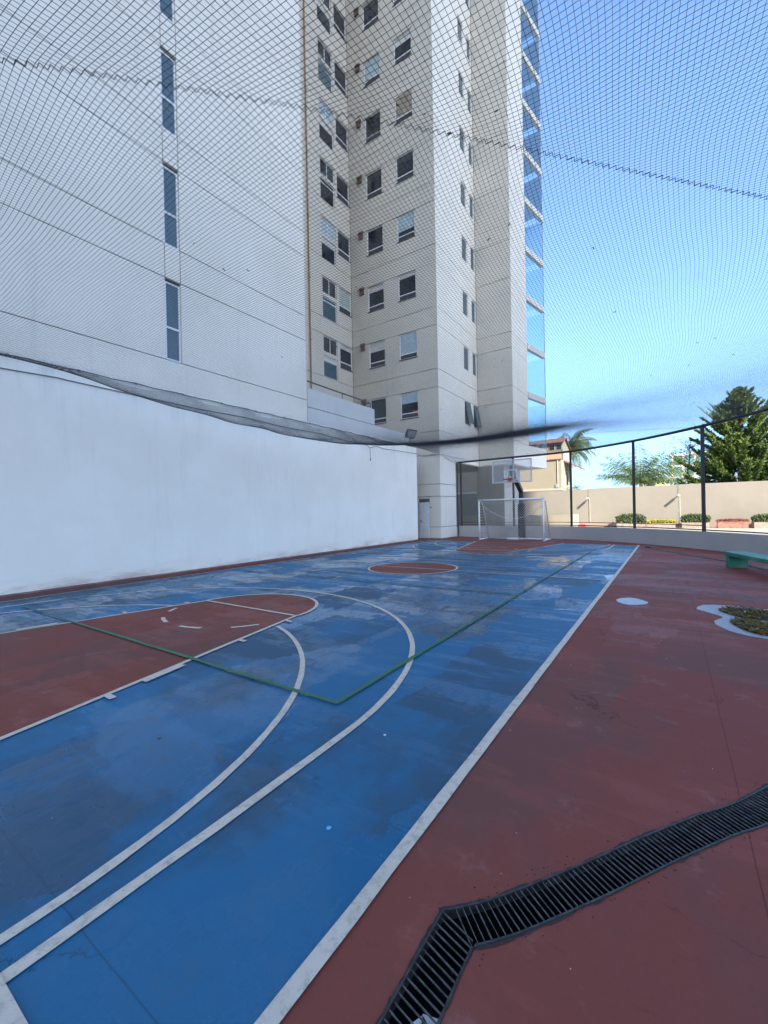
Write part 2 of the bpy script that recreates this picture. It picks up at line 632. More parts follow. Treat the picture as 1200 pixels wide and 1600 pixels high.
def sheet(name, pts, z, m):
    tr = tessellate_polygon([[Vector((p[0], p[1], 0)) for p in pts]])
    b = MB()
    b.v = [(p[0], p[1], z) for p in pts]
    for a, bb, c in tr:
        pa, pb, pc = Vector(pts[a][:2]), Vector(pts[bb][:2]), Vector(pts[c][:2])
        cr = (pb.x - pa.x) * (pc.y - pa.y) - (pb.y - pa.y) * (pc.x - pa.x)
        b.f.append((a, bb, c) if cr > 0 else (a, c, bb))
    return build(name, b, m, floor)


def strip(name, pts, w, z, m, close=False, jit=.0025):
    """painted line with slightly uneven hand-masked edges"""
    pts = [Vector((p[0], p[1])) for p in pts]
    q = []
    N = len(pts)
    for i in range(N if close else N - 1):
        a, b = pts[i], pts[(i + 1) % N]
        k = max(1, int((b - a).length / .25))
        for j in range(k):
            q.append(a.lerp(b, j / k))
    if not close:
        q.append(pts[-1])
    N = len(q)
    b = MB()
    for i, p in enumerate(q):
        if close:
            t = (q[(i + 1) % N] - q[i - 1]).normalized()
        else:
            t = (q[min(i + 1, N - 1)] - q[max(i - 1, 0)]).normalized()
        n = Vector((-t.y, t.x))
        w1 = w / 2 + random.uniform(-jit, jit)
        w2 = w / 2 + random.uniform(-jit, jit)
        b.v += [(p.x + n.x * w1, p.y + n.y * w1, z), (p.x - n.x * w2, p.y - n.y * w2, z)]
    for i in range(N if close else N - 1):
        k = (i + 1) % N
        b.f.append((2 * i, 2 * i + 1, 2 * k + 1, 2 * k))
    return build(name, b, m, floor)


def arc(cx, cy, r, a0, a1, n=48):
    return [(cx + r * math.cos(math.radians(a0 + (a1 - a0) * i / n)), cy + r * math.sin(math.radians(a0 + (a1 - a0) * i / n))) for i in range(n + 1)]


CX, YM = -5.6, 19.25
Y0, Y1 = .40, 18.85
XL, XR = -9.98, -1.0
sheet('blue_field', [(XL, Y0 - .3), (XR, Y0 - .3), (XR, Y1), (XL, Y1)], .004, M['blue'])


def mir(pts):
    return [(x, YM - y) for x, y in pts]


def hw(y):
    return 1.085 + (4.36 - y) * .212


key = [(CX - hw(Y0), Y0), (CX + hw(Y0), Y0), (CX + hw(4.36), 4.36)] + arc(CX, 4.36, 1.10, 0, 180, 36)[1:-1] + [(CX - hw(4.36), 4.36)]
for f in (lambda q: q, mir):
    sheet('key_paint', f(key), .007, M['red'])
    strip('key_line', f([(CX + hw(Y0), Y0), (CX + hw(4.36), 4.36)] + arc(CX, 4.36, 1.10, 0, 180, 40)[1:-1] + [(CX - hw(4.36), 4.36), (CX - hw(Y0), Y0)]), .052, .013, M['white_line'])
    strip('free_throw_line', f([(CX - hw(4.36) + .03, 4.36), (CX + hw(4.36) - .03, 4.36)]), .05, .016, M['white_line'])
    strip('three_point_line', f([(CX + 3.78, Y0)] + [(CX + 3.78, 1.2)] + arc(CX, 2.1, 3.76, 2, 178, 64) + [(CX - 3.78, 1.2), (CX - 3.78, Y0)]), .055, .010, M['white_line'])
    ia = [p for p in arc(CX, .47, 3.61, -1, 181, 80) if abs(p[0] - CX) > hw(3.9) + .05 or p[1] < 3.0]
    right = [p for p in ia if p[0] > CX]
    left = [p for p in ia if p[0] < CX]
    strip('goal_area_line', f(right), .052, .010, M['white_line'])
    strip('goal_area_line', f(left), .052, .010, M['white_line'])
    for a0, a1 in ((207.6, 219.5), (239.6, 257), (275.5, 294), (314, 332)):
        strip('dash_mark', f(arc(CX, 4.3, 1.13, a0, a1, 6)), .055, .013, M['white_line'])
    for s in (-1, 1):
        for y in (1.62, 3.18, 4.09):
            x = CX + s * hw(y)
            strip('lane_mark', f([(x + s * .02, y), (x + s * .14, y)]), .055, .019, M['white_line'])
        strip('lane_block', f([(CX + s * (hw(1.93) + .055), 1.93), (CX + s * (hw(2.36) + .055), 2.36)]), .085, .019, M['white_line'])
strip('boundary_line', [(XR, Y0 - .45), (XR, Y1)], .062, .010, M['white_line'])
strip('boundary_line', [(XL + .03, Y0), (XL + .03, Y1)], .045, .010, M['white_line'])
strip('baseline', [(XL, Y0 - .01), (XR - .04, Y0 - .01)], .08, .016, M['white_line'])
sheet('centre_circle_paint', arc(CX, 9.6, 1.13, 0, 355, 71), .007, M['red'])
strip('centre_circle_line', arc(CX, 9.6, 1.15, 0, 354, 59), .055, .013, M['white_line'], close=True)
strip('halfway_line', [(XL + .05, 9.52), (XR - .03, 9.62)], .045, .016, M['white_line'])
strip('court_line', [(-6.9, 2.51), (-2.17, 2.51), (-2.21, 9.6), (-2.21, 16.7)], .042, .022, M['green_line'], jit=.005)
strip('faded_line', [(-9.12, 2.51), (-6.92, 2.51)], .042, .022, M['faint_green'], jit=.005)
strip('faded_line', [(-9.35, 7.2), (-2.3, 7.35)], .05, .019, M['faint_green'])
strip('faded_line', [(-9.1, 2.6), (-9.1, 16.7)], .045, .025, M['faint_green'])
strip('faded_line', [(-9.05, 16.72), (-2.3, 16.72)], .045, .019, M['faint_green'])

# pale silt-rimmed dry puddles with leaf litter
def blob(pts, n=5):
    s = smooth_line(list(pts) + [pts[0]], n)
    return [(p.x + random.uniform(-.006, .006), p.y + random.uniform(-.006, .006)) for p in s[:-1]]


def litter_mesh(poly, n, seedv, size=(.02, .05)):
    rnd = random.Random(seedv)
    xs = [p[0] for p in poly]
    ys = [p[1] for p in poly]

    def ins(x, y):
        c = False
        j = len(poly) - 1
        for i in range(len(poly)):
            if (poly[i][1] > y) != (poly[j][1] > y) and x < (poly[j][0] - poly[i][0]) * (y - poly[i][1]) / (poly[j][1] - poly[i][1]) + poly[i][0]:
                c = not c
            j = i
        return c
    b = MB()
    k = 0
    while k < n:
        x, y = rnd.uniform(min(xs), max(xs)), rnd.uniform(min(ys), max(ys))
        if not ins(x, y):
            continue
        k += 1
        a = rnd.uniform(0, 6.28)
        l = rnd.uniform(*size)
        w = l * rnd.uniform(.3, .6)
        zz = .012 + rnd.uniform(0, .018)
        dx, dy = math.cos(a), math.sin(a)
        ti = rnd.uniform(-.02, .03)
        b.quad((x - dx * l, y - dy * l, zz), (x - dy * w * .5, y + dx * w * .5, zz + ti * .5), (x + dx * l, y + dy * l, zz + ti), (x + dy * w * .5, y - dx * w * .5, zz + rnd.uniform(-.004, .01)))
    return b


pt = thing('dried_puddle', (-.53, 7.7, 0), 'small plain pale oval stain on the red floor beside the blue field', 'puddle stain')
b = MB()
b.poly([(x, y, .004) for x, y in blob([(-.745, 7.72), (-.66, 7.92), (-.52, 8.0), (-.38, 7.88), (-.30, 7.7), (-.38, 7.52), (-.53, 7.42), (-.67, 7.52)])])
build('silt_sheet', b, M['puddle_rim'], pt)
pt = thing('dried_puddle', (.9, 7.2, 0), 'double lobed pale stain on the red floor filled with mottled leaf litter', 'puddle stain')
rim = blob([(.29, 7.56), (.34, 7.80), (.46, 7.97), (.80, 8.03), (1.25, 7.92), (1.7, 7.72), (1.95, 7.3), (1.9, 6.8), (1.6, 6.35), (1.2, 6.18), (.88, 6.24), (.62, 6.36), (.47, 6.66), (.46, 6.9), (.55, 7.12), (.52, 7.26)], 4)
lob1 = blob([(.55, 7.58), (.66, 7.84), (.95, 7.90), (1.3, 7.72), (1.68, 7.5), (1.6, 7.3), (1.25, 7.18), (.98, 7.20), (.74, 7.26)], 4)
lob2 = blob([(.62, 6.95), (.70, 7.13), (.85, 7.15), (1.1, 7.0), (1.55, 7.05), (1.6, 6.75), (1.3, 6.42), (1.0, 6.37), (.80, 6.42), (.67, 6.62)], 4)
b = MB()
tr = tessellate_polygon([[Vector((x, y, 0)) for x, y in rim]])
b.v = [(x, y, .004) for x, y in rim]
b.f = [tuple(q) for q in tr]
build('silt_sheet', b, M['puddle_rim'], pt)
for i, lob in enumerate((lob1, lob2)):
    b = MB()
    tr = tessellate_polygon([[Vector((x, y, 0)) for x, y in lob]])
    b.v = [(x, y, .008) for x, y in lob]
    b.f = [tuple(q) for q in tr]
    build('litter_bed', b, M['weed_brown'], pt)
    build('leaf_litter', litter_mesh(lob, 700, 11 + i), M['weed'], pt, 'stuff')
    build('leaf_litter', litter_mesh(lob, 420, 31 + i), M['weed_brown'], pt, 'stuff')
    build('pale_litter', litter_mesh(lob, 9, 51 + i, (.01, .02)), M['paper'], pt, 'stuff')

# ------------------------------------------------------------------ drain
dr = thing('drain_channel', (-.6, 1.4, 0), 'long black iron bar grate drain bending across the red floor', 'floor drain')
b = MB()
ZP = -.20
for side in (L_edge, R_edge):
    for i in range(len(side) - 1):
        p, q = side[i], side[i + 1]
        b.quad((p.x, p.y, 0), (q.x, q.y, 0), (q.x, q.y, ZP), (p.x, p.y, ZP))
for i in range(len(L_edge) - 1):
    b.quad((L_edge[i].x, L_edge[i].y, ZP), (L_edge[i + 1].x, L_edge[i + 1].y, ZP), (R_edge[i + 1].x, R_edge[i + 1].y, ZP), (R_edge[i].x, R_edge[i].y, ZP))
for i in (0, -1):
    p, q = L_edge[i], R_edge[i]
    b.quad((p.x, p.y, 0), (q.x, q.y, 0), (q.x, q.y, ZP), (p.x, p.y, ZP))
build('channel_bed', b, M['pit'], dr)
for nm, side, sg in (('edge_angle', L_edge, 1), ('edge_angle', R_edge, -1)):
    b = MB()
    inn = [p for p in side]
    cen = [(L_edge[i] + R_edge[i]) / 2 for i in range(len(side))]
    for i in range(len(side) - 1):
        q = []
        for zz in (-.03, .006):
            for p, c, t_ in ((side[i], cen[i], 0), (side[i + 1], cen[i + 1], 0)):
                d = (c - p).normalized()
                q.append((p.x - d.x * .002, p.y - d.y * .002, zz))
                q.append((p.x + d.x * .006, p.y + d.y * .006, zz))
        b.hexa([q[0], q[1], q[3], q[2], q[4], q[5], q[7], q[6]])
    build(nm, b, M['grate_frame'], dr)
# ragged tar edge
b = MB()
for side in (L_edge, R_edge):
    cen = [(L_edge[i] + R_edge[i]) / 2 for i in range(len(side))]
    dense = []
    for i in range(len(side) - 1):
        k = max(1, int((side[i + 1] - side[i]).length / .012)) if i < 150 else 1
        for j in range(k):
            p = side[i].lerp(side[i + 1], j / k)
            c = cen[i].lerp(cen[i + 1], j / k)
            dense.append((p, (p - c).normalized()))
    prev = None
    wv = .006
    for p, n in dense:
        wv = max(.002, min(.018, wv + random.gauss(0, .0022) + (.006 - wv) * .12))
        w = wv + random.uniform(0, .0015)
        cur = ((p.x + n.x * .001, p.y + n.y * .001, .0035), (p.x + n.x * w, p.y + n.y * w, .0035))
        if prev:
            b.quad(prev[0], cur[0], cur[1], prev[1])
        prev = cur
build('tar_edge', b, M['tar'], dr)
# bars: walk along the path, straight bars between the two edges
stations = []


def walk(Ls, Rs, step):
    if len(Ls) > 2:
        return list(zip(Ls[:-1], Rs[:-1]))
    acc = []
    for i in range(len(Ls) - 1):
        ln = ((Ls[i + 1] + Rs[i + 1]) / 2 - (Ls[i] + Rs[i]) / 2).length
        k = max(1, int(round(ln / step)))
        for j in range(k):
            acc.append((Ls[i].lerp(Ls[i + 1], j / k), Rs[i].lerp(Rs[i + 1], j / k)))
    return acc


stations = walk(L_edge[:2], R_edge[:2], .026) + walk(L_edge[1:], R_edge[1:], .026)
stations[0:1] = []
rest = MB()
for k, (p, q) in enumerate(stations):
    p = p + Vector((random.gauss(0, .0012), random.gauss(0, .0012)))
    q = q + Vector((random.gauss(0, .0012), random.gauss(0, .0012)))
    t_ = (q - p).normalized()
    n = Vector((-t_.y, t_.x)) * .0010
    tl = random.gauss(0, .001)
    pts8 = [(p.x - n.x, p.y - n.y, -.004), (q.x - n.x, q.y - n.y, -.004), (q.x + n.x, q.y + n.y, -.004), (p.x + n.x, p.y + n.y, -.004),
            (p.x - n.x + tl, p.y - n.y, .003), (q.x - n.x + tl, q.y - n.y, .003), (q.x + n.x + tl, q.y + n.y, .003), (p.x + n.x + tl, p.y + n.y, .003)]
    if k < 150:
        bb = MB()
        bb.hexa(pts8)
        build('grate_bar', bb, M['grate'], dr)
    else:
        rest.hexa(pts8)
build('far_bars', rest, M['grate'], dr, 'stuff')
b = MB()
for cx_, cy_, a_ in ((-.625, 1.13, .3), (-.655, 1.10, 1.1)):
    ux, uy = (math.cos(a_), math.sin(a_)), (-math.sin(a_), math.cos(a_))
    b.obox((cx_, cy_), ux, uy, .030, .018, -.062, -.060)
tag(build('paper_scrap', b, M['paper']), 'crumpled white paper scrap lying under the grate bars', 'litter')
dh = thing('drain_inlet', (-.68, 17.93, 0), 'small square black drain inlet at the far end of the grate', 'drain inlet')
b = MB()
b.box(-.80, -.55, 17.80, 18.20, .001, .012)
build('inlet_frame', b, M['grate_frame'], dh)
b = MB()
b.box(-.77, -.58, 17.86, 18.14, .0125, .016)
build('inlet_shade', b, M['pit'], dh)  # near-black slab paints the shade of the open inlet
# paint chips and crumbs
b = MB()
for cx_, cy_, r_ in ((-1.18, .95 + .55, .012), (-1.6, 1.9, .006)):
    pass
def at_floor(x, y, r, m, nm, lab):
    b = MB()
    pts = [(x + r * random.uniform(.6, 1.2) * math.cos(a), y + r * random.uniform(.6, 1.2) * math.sin(a)) for a in [i * .9 for i in range(7)]]
    b.poly([(px_, py_, .011) for px_, py_ in pts])
    b.poly([(px_, py_, .006) for px_, py_ in pts][::-1])
    for i in range(7):
        j = (i + 1) % 7
        b.quad((*pts[i], .006), (*pts[j], .006), (*pts[j], .011), (*pts[i], .011))
    tag(build(nm, b, m), lab, 'litter')


at_floor(-1.60, 2.33, .010, M['paper'], 'white_chip', 'white crumb on blue paint near the long sideline')
at_floor(-1.36, 1.50, .013, M['chip_blue'], 'paint_chip', 'bright cyan paint chip on the blue floor near the sideline')
at_floor(-2.87, 1.50, .014, M['dirt_bits'], 'pale_chip', 'small brownish crumb inside the inner curved line')

# grit, crumbs and leaf bits swept against the wall foot, along the drain and thinly over the floor
def scatter(name, spots, m, size):
    rg = random.Random(len(spots) + 5)
    b = MB()
    for x, y in spots:
        r_ = rg.uniform(*size)
        a = rg.uniform(0, 6.28)
        z0 = .0285
        if x > XR + .05 or x < XL:
            z0 = .001
        elif x < XR:
            z0 = .005
        c1 = (x + r_ * math.cos(a), y + r_ * math.sin(a), z0)
        c2 = (x + r_ * .7 * math.cos(a + 2), y + r_ * .7 * math.sin(a + 2), z0)
        c3 = (x + r_ * .8 * math.cos(a + 4), y + r_ * .8 * math.sin(a + 4), z0)
        tp = (x, y, z0 + r_ * .6)
        b.tri(c1, c2, tp)
        b.tri(c2, c3, tp)
        b.tri(c3, c1, tp)
    return build(name, b, m, floor, 'stuff')


rg = random.Random(77)
sp = [(rg.uniform(-10.0, -9.9) - .0, rg.uniform(2, 18)) for _ in range(160)]
sp += [(rg.uniform(-.98, 3.0), rg.uniform(.8, 15)) for _ in range(260)]
sp += [(rg.uniform(-9.5, -1.1), rg.uniform(.6, 9)) for _ in range(240)]
scatter('floor_grit', sp, M['dirt_bits'], (.0025, .007))
dp = []
for _ in range(170):
    i_ = rg.randrange(1, min(110, len(L_edge) - 1))
    side_ = L_edge if rg.random() < .5 else R_edge
    c_ = (L_edge[i_] + R_edge[i_]) / 2
    n_ = (side_[i_] - c_).normalized()
    q_ = side_[i_] + n_ * abs(rg.gauss(.012, .03))
    dp.append((q_.x + rg.gauss(0, .01), q_.y + rg.gauss(0, .01)))
scatter('drain_crumbs', dp, M['tar'], (.002, .006))
scatter('pale_grit', [(rg.uniform(-.95, 2.2), rg.uniform(.8, 9)) for _ in range(60)] + [(rg.uniform(-6, -1.1), rg.uniform(.6, 5)) for _ in range(40)], M['paper'], (.002, .0045))
# leaves and silt lying in the channel
b = MB()
for _ in range(150):
    i_ = rg.randrange(1, min(120, len(L_edge) - 1))
    p_ = L_edge[i_].lerp(R_edge[i_], rg.uniform(.15, .85))
    a = rg.uniform(0, 6.28)
    l_ = rg.uniform(.008, .026)
    d_ = Vector((math.cos(a), math.sin(a))) * l_
    w_ = Vector((-d_.y, d_.x)) * .4
    zz_ = -.19 + rg.uniform(0, .03)
    b.quad((p_.x - d_.x, p_.y - d_.y, zz_), (p_.x + w_.x, p_.y + w_.y, zz_ + .006), (p_.x + d_.x, p_.y + d_.y, zz_), (p_.x - w_.x, p_.y - w_.y, zz_ + .004))
build('channel_leaves', b, M['weed_brown'], dr, 'stuff')

# ------------------------------------------------------------------ court wall on the left
cw = thing('court_wall', (-10.3, 8, 0), 'long smooth white wall along the side of the court', 'wall')
b = MB()
b.box(-11.58, -10.3, -6, 18.25, 0, 4.65)
build('wall_body', b, M['court_wall'], cw)
b = MB()
b.box(-10.3, -10.06, -6, 18.2, 0, .085)
build('kerb', b, M['kerb'], cw)
b = MB()
b.box(-10.058, -10.012, -6, 18.2, .002, .0035)
build('kerb_joint_shadow', b, M['tar'], cw)  # dark strip paints the joint together with its shadow
wc = thing('wall_cable', (-10.29, 8, 4.3), 'thin grey cable looping along the top of the white wall', 'cable')
cp = [(2.0, 4.33), (2.59, 4.31), (2.87, 4.32), (3.48, 4.35), (3.65, 4.34), (4.43, 4.33), (5.19, 4.32), (6.6, 4.30), (8.0, 4.33), (9.6, 4.28), (11.2, 4.31), (12.8, 4.24), (13.88, 4.27), (14.32, 4.15), (14.79, 4.27), (15.27, 4.22), (16.7, 4.26), (18.22, 4.30)]
b = MB()
b.tube([(-10.285, y, z_) for y, z_ in cp] + [(-10.30, 18.27, 4.3), (-10.9, 19.97, 4.40), (-10.62, 19.97, 4.37), (-9.9, 19.98, 4.42), (-9.86, 21.8, 4.10)], .011, 5)
build('cable_run', b, M['cable'], wc)
b = MB()
b.tube([(-10.285, 14.32, 4.15), (-10.284, 14.33, 3.9), (-10.285, 14.34, 3.68)], .007, 5)
b.tube([(-10.283, 14.34, 3.69), (-10.283, 14.34, 3.62)], .022, 6)
build('hanging_plug', b, M['lamp_body'], wc)

fl = thing('floodlight', (-10.45, 17.9, 4.65), 'grey box floodlight on the far end of the white wall', 'floodlight')
b = MB()
b.tube([(-10.45, 17.9, 4.65), (-10.45, 17.9, 5.06)], .03, 6)
b.box(-10.49, -10.41, 17.62, 18.18, 5.03, 5.06)
for yy in (17.60, 18.18):
    b.box(-10.49, -10.41, yy, yy + .02, 5.03, 5.30)
build('bracket', b, M['lamp_body'], fl)
fa = Vector((.78, -.30, -.55)).normalized()
fu = Vector((.30, .95, 0)).normalized()
fv = fa.cross(fu)
fc = Vector((-10.42, 17.9, 5.27))


def orient_box(c, a, u, v, ha, hu, hv, taper=1.0):
    q = []
    for sa, tp in ((-1, taper), (1, 1.0)):
        for su, sv in ((-1, -1), (1, -1), (1, 1), (-1, 1)):
            q.append(c + a * sa * ha + u * su * hu * tp + v * sv * hv * tp)
    return q


b = MB()
b.hexa(orient_box(fc, fa, fu, fv, .09, .29, .22, .8))
build('housing', b, M['lamp_body'], fl)
b = MB()
b.hexa(orient_box(fc + fa * .094, fa, fu, fv, .004, .24, .165))
build('lens', b, M['lamp_glass'], fl)

# ------------------------------------------------------------------ apartment building
BO = Vector((-12.0, 20.0, 0.0))
AB = thing('apartment_building', BO, 'tall pale grey apartment block rising behind the white court wall', 'building')
FH, F0, NK = 3.25, 5.66, 11


def put(name, me, p, rz=0.0, parent=None):
    return link(name, me, parent or AB, (p[0] - BO.x, p[1] - BO.y, p[2] - BO.z), rz)


def panel_mesh(w, h, holes=(), depth=.10, m=None, name='wall_panel'):
    """face in the local xz plane (x along, z up, +y into the wall), with openings and returns"""
    us = sorted({0, w} | {a for q in holes for a in (q[0], q[1])})
    zs = sorted({0, h} | {a for q in holes for a in (q[2], q[3])})
    b = MB()
    for i in range(len(us) - 1):
        for j in range(len(zs) - 1):
            uc, zc = (us[i] + us[i + 1]) / 2, (zs[j] + zs[j + 1]) / 2
            if any(q[0] < uc < q[1] and q[2] < zc < q[3] for q in holes):
                continue
            b.quad((us[i], 0, zs[j]), (us[i + 1], 0, zs[j]), (us[i + 1], 0, zs[j + 1]), (us[i], 0, zs[j + 1]))

    def ring(u0, u1, z0, z1):
        c = [(u0, z0), (u1, z0), (u1, z1), (u0, z1)]
        for k in range(4):
            p, q = c[k], c[(k + 1) % 4]
            b.quad((p[0], 0, p[1]), (q[0], 0, q[1]), (q[0], depth, q[1]), (p[0], depth, p[1]))
    ring(0, w, 0, h)
    for q in holes:
        ring(*q)
    return b.mesh(name, m)


G = .0125   # half joint
RZX = 0.0           # faces looking toward -y (u = +x)
RZY = math.pi / 2   # faces looking toward +x (u = +y)


def frame_mesh(w, h, fw=.045, d0=.03, d1=.075):
    b = MB()
    b.box(0, w, d0, d1, 0, fw)
    b.box(0, w, d0, d1, h - fw, h)
    b.box(0, fw, d0, d1, fw, h - fw)
    b.box(w - fw, w, d0, d1, fw, h - fw)
    return b.mesh('window', M['alu'])


def slab_mesh(name, u0, u1, z0, z1, d0, d1, m):
    b = MB()
    b.box(u0, u1, d0, d1, z0, z1)
    return b.mesh(name, m)


class WinType:
    def __init__(s, w, h, rail=None, fw=.045, dark_low=True):
        s.w, s.h, s.rail = w, h, rail
        s.frame = frame_mesh(w, h, fw)
        s.panes = {}
        for k, mt in (('dark', M['dark_pane']), ('mid', M['mid_pane']), ('slate', M['slate_pane']), ('frost', M['frost'])):
            s.panes[k] = slab_mesh('pane', fw, w - fw, fw, h - fw, .055, .07, mt)
        s.railm = slab_mesh('rail', fw, w - fw, rail - .03, rail + .03, .028, .054, M['alu']) if rail else None
        s.low = slab_mesh('lower_sash', fw, w - fw, fw, rail - .03, .046, .053, M['sash']) if rail and dark_low else None
        s.sill = slab_mesh('sill', -.02, w + .02, -.05, -.004, -.05, .05, M['sash'])
        s.mull = slab_mesh('mullion', w / 2 - .02, w / 2 + .02, fw, h - fw, .03, .054, M['alu'])
        s.blinds = {}
        s.fw = fw

    def blind(s, frac, key):
        k = (round(frac, 2), key)
        if k not in s.blinds:
            s.blinds[k] = slab_mesh('blind', s.fw, s.w - s.fw, s.h - s.fw - (s.h - 2 * s.fw) * frac, s.h - s.fw, .0475, .0545, M[key])
        return s.blinds[k]

    def place(s, p, rz, pane='dark', blind=None, sill=True, mull=False):
        o = put('window', s.frame, p, rz)
        link('pane', s.panes[pane], o)
        if s.railm:
            link('rail', s.railm, o)
        if s.low:
            link('lower_sash', s.low, o)
        if blind:
            link('blind', s.blind(*blind), o)
        if sill:
            link('sill', s.sill, o)
        if mull:
            link('mullion', s.mull, o)
        return o


# backing cores (dark, seen only in the joints)
b = MB()
CD = .10
top = F0 + FH * NK
b.box(-22, -11.6 - CD, -8, 12.05 - .02, 0, top)                       # wing behind the white wall
b.box(-22, -15.5 - CD, 12.03, 20 + CD, 0, top)                        # recess
b.box(-22, -9.9 - CD, 20 + CD, 25.51 + CD, 4.22, top)                 # tower
b.box(-15, -7.7 - CD, 25.51 + CD, 28.83, 4.22, top)
b.box(-14, -9.9 - CD, 20 + CD, 21.95, 0, 4.22)                        # pillar
build('core', b, M['joint'], AB)
b = MB()
b.box(-15.5, -11.6 - .10, 12.05, 20 + .02, 4.6, 5.58)
build('terrace_slab', b, M['parapet'], AB)
b = MB()
b.box(-10.1, -8.36, 25.54, 28.8, -.5, 4.165)
build('ground_core', b, M['taupe'], AB)
b = MB()
b.box(-21, -9.9, 21.96, 25.52, 4.17, 4.205)
b.box(-15, -7.7, 25.53, 28.83, 4.17, 4.205)
build('soffit', b, M['tower'], AB)


def bands(k):
    return (F0 + FH * k, F0 + FH * k + 2.30, F0 + FH * (k + 1))


pm_cache = {}


def panel(u0, u1, z0, z1, origin_fn, rz, m, holes=()):
    key_ = (round(u1 - u0, 3), round(z1 - z0, 3), m.name, tuple(tuple(round(a, 3) for a in (q[0] - u0, q[1] - u0, q[2] - z0, q[3] - z0)) for q in holes))
    if key_ not in pm_cache:
        pm_cache[key_] = panel_mesh(u1 - u0 - 2 * G, z1 - z0 - 2 * G, [(q[0] - u0 - G, q[1] - u0 - G, q[2] - z0 - G, q[3] - z0 - G) for q in holes], CD, m)
    return put('wall_panel', pm_cache[key_], origin_fn(u0 + G, z0 + G), rz)


on_wing = lambda u, z_: (-11.6, u, z_)
on_rec = lambda u, z_: (-15.5, u, z_)
on_x1 = lambda u, z_: (u, 20.0, z_)
on_y1 = lambda u, z_: (-9.9, u, z_)
on_x2 = lambda u, z_: (u, 25.51, z_)
on_y3 = lambda u, z_: (-7.7, u, z_)

# wing: tall narrow windows in one column
FO = .21
wt = WinType(.45, 2.20, rail=.92, dark_low=False)
WU0, WU1 = 6.50, 6.95
panel(-8, 12.03, 4.66, F0 + FO, on_wing, RZY, M['facade'])
for k in range(NK - 1):
    z0, z1, z2 = bands(k)
    z0 += FO; z1 += FO; z2 += FO
    panel(-8, WU0, z0, z1, on_wing, RZY, M['facade'])
    panel(WU1, 12.03, z0, z1, on_wing, RZY, M['facade'])
    panel(-8, WU0, z1, z2, on_wing, RZY, M['facade'])
    panel(WU0, WU1, z1, z2, on_wing, RZY, M['facade'])
    panel(WU1, 12.03, z1, z2, on_wing, RZY, M['facade'])
    wt.place((-11.6 - .02, WU0, z0 + .02), RZY, 'slate', None, sill=False)
# wing end wall facing the recess
b = MB()
b.box(-15.5, -11.62, 12.035, 12.06, 4.6, top)
build('end_wall', b, M['tower'], AB)

# terrace parapet + rail
b = MB()
b.box(-11.78, -11.598, 12.05, 16.57, 5.63, 6.36)
build('parapet', b, M['parapet'], AB)
b = MB()
b.box(-11.72, -11.60, 12.05, 19.98, 4.66, 5.605)
build('terrace_edge', b, M['parapet'], AB)
b = MB()
b.tube([(-11.7, 12.1, 6.66), (-11.7, 16.4, 6.64)], .032, 6)
b.tube([(-11.7, 16.4, 6.64), (-12.6, 16.4, 6.64)], .022, 6)
for yy in (14.3, 16.4):
    b.tube([(-11.7, yy, 6.36), (-11.7, yy, 6.64)], .018, 6)
b.tube([(-12.6, 16.4, 5.6), (-12.6, 16.4, 6.64)], .018, 6)
b.tube([(-11.7, 16.4, 6.5), (-12.6, 16.4, 6.5)], .012, 5)
build('terrace_rail', b, M['lamp_body'], AB)

# recess face, windows in three
rw_up = WinType(1.18, .88, fw=.04)
rw_lo = WinType(1.18, 1.17, rail=.95, fw=.04, dark_low=False)
rw_b = WinType(1.10, 1.36, rail=.34, fw=.04)
ru, rl, rb = [M['x'] if False else None] * 3
panel(12.1, 20.0, 5.60, F0 + FH, on_rec, RZY, M['tower'])
rnd = random.Random(4)
for k in range(1, NK):
    z0, z1, z2 = bands(k)
    holes = [(17.45, 18.63, z0 + 1.40, z0 + 2.28), (17.45, 18.63, z0 + .03, z0 + 1.20), (18.86, 19.96, z0 + .90, z0 + 2.26)]
    panel(12.1, 20.0, z0, z1, on_rec, RZY, M['tower'], holes)
    panel(12.1, 20.0, z1, z2, on_rec, RZY, M['tower'])
    rw_up.place((-15.5 - .02, 17.45, z0 + 1.40), RZY, 'mid', (1.0, 'blind_blue') if k in (3, 5) else None, sill=False, mull=True)
    rw_lo.place((-15.5 - .02, 17.45, z0 + .03), RZY, 'slate' if k in (1, 2, 6) else 'dark', (.25, 'blind') if k % 2 else None, sill=False)
    rw_b.place((-15.5 - .02, 18.86, z0 + .90), RZY, 'frost' if k == 2 else 'dark', (.16, 'blind') if k == 1 else None)
b = MB()
b.tube([(-15.42, 16.35, 6.7), (-15.42, 16.35, top)], .036, 8)
for k in range(NK):
    b.tube([(-15.40, 16.35, F0 + 1.6 + FH * k), (-15.40, 16.35, F0 + 1.68 + FH * k)], .058, 8)
build('downpipe', b, M['orange_pipe'], AB)
b = MB()
b.box(-15.5, -14.9, 16.1, 17.0, 5.6, 6.7)
build('pipe_stand', b, M['tower'], AB)

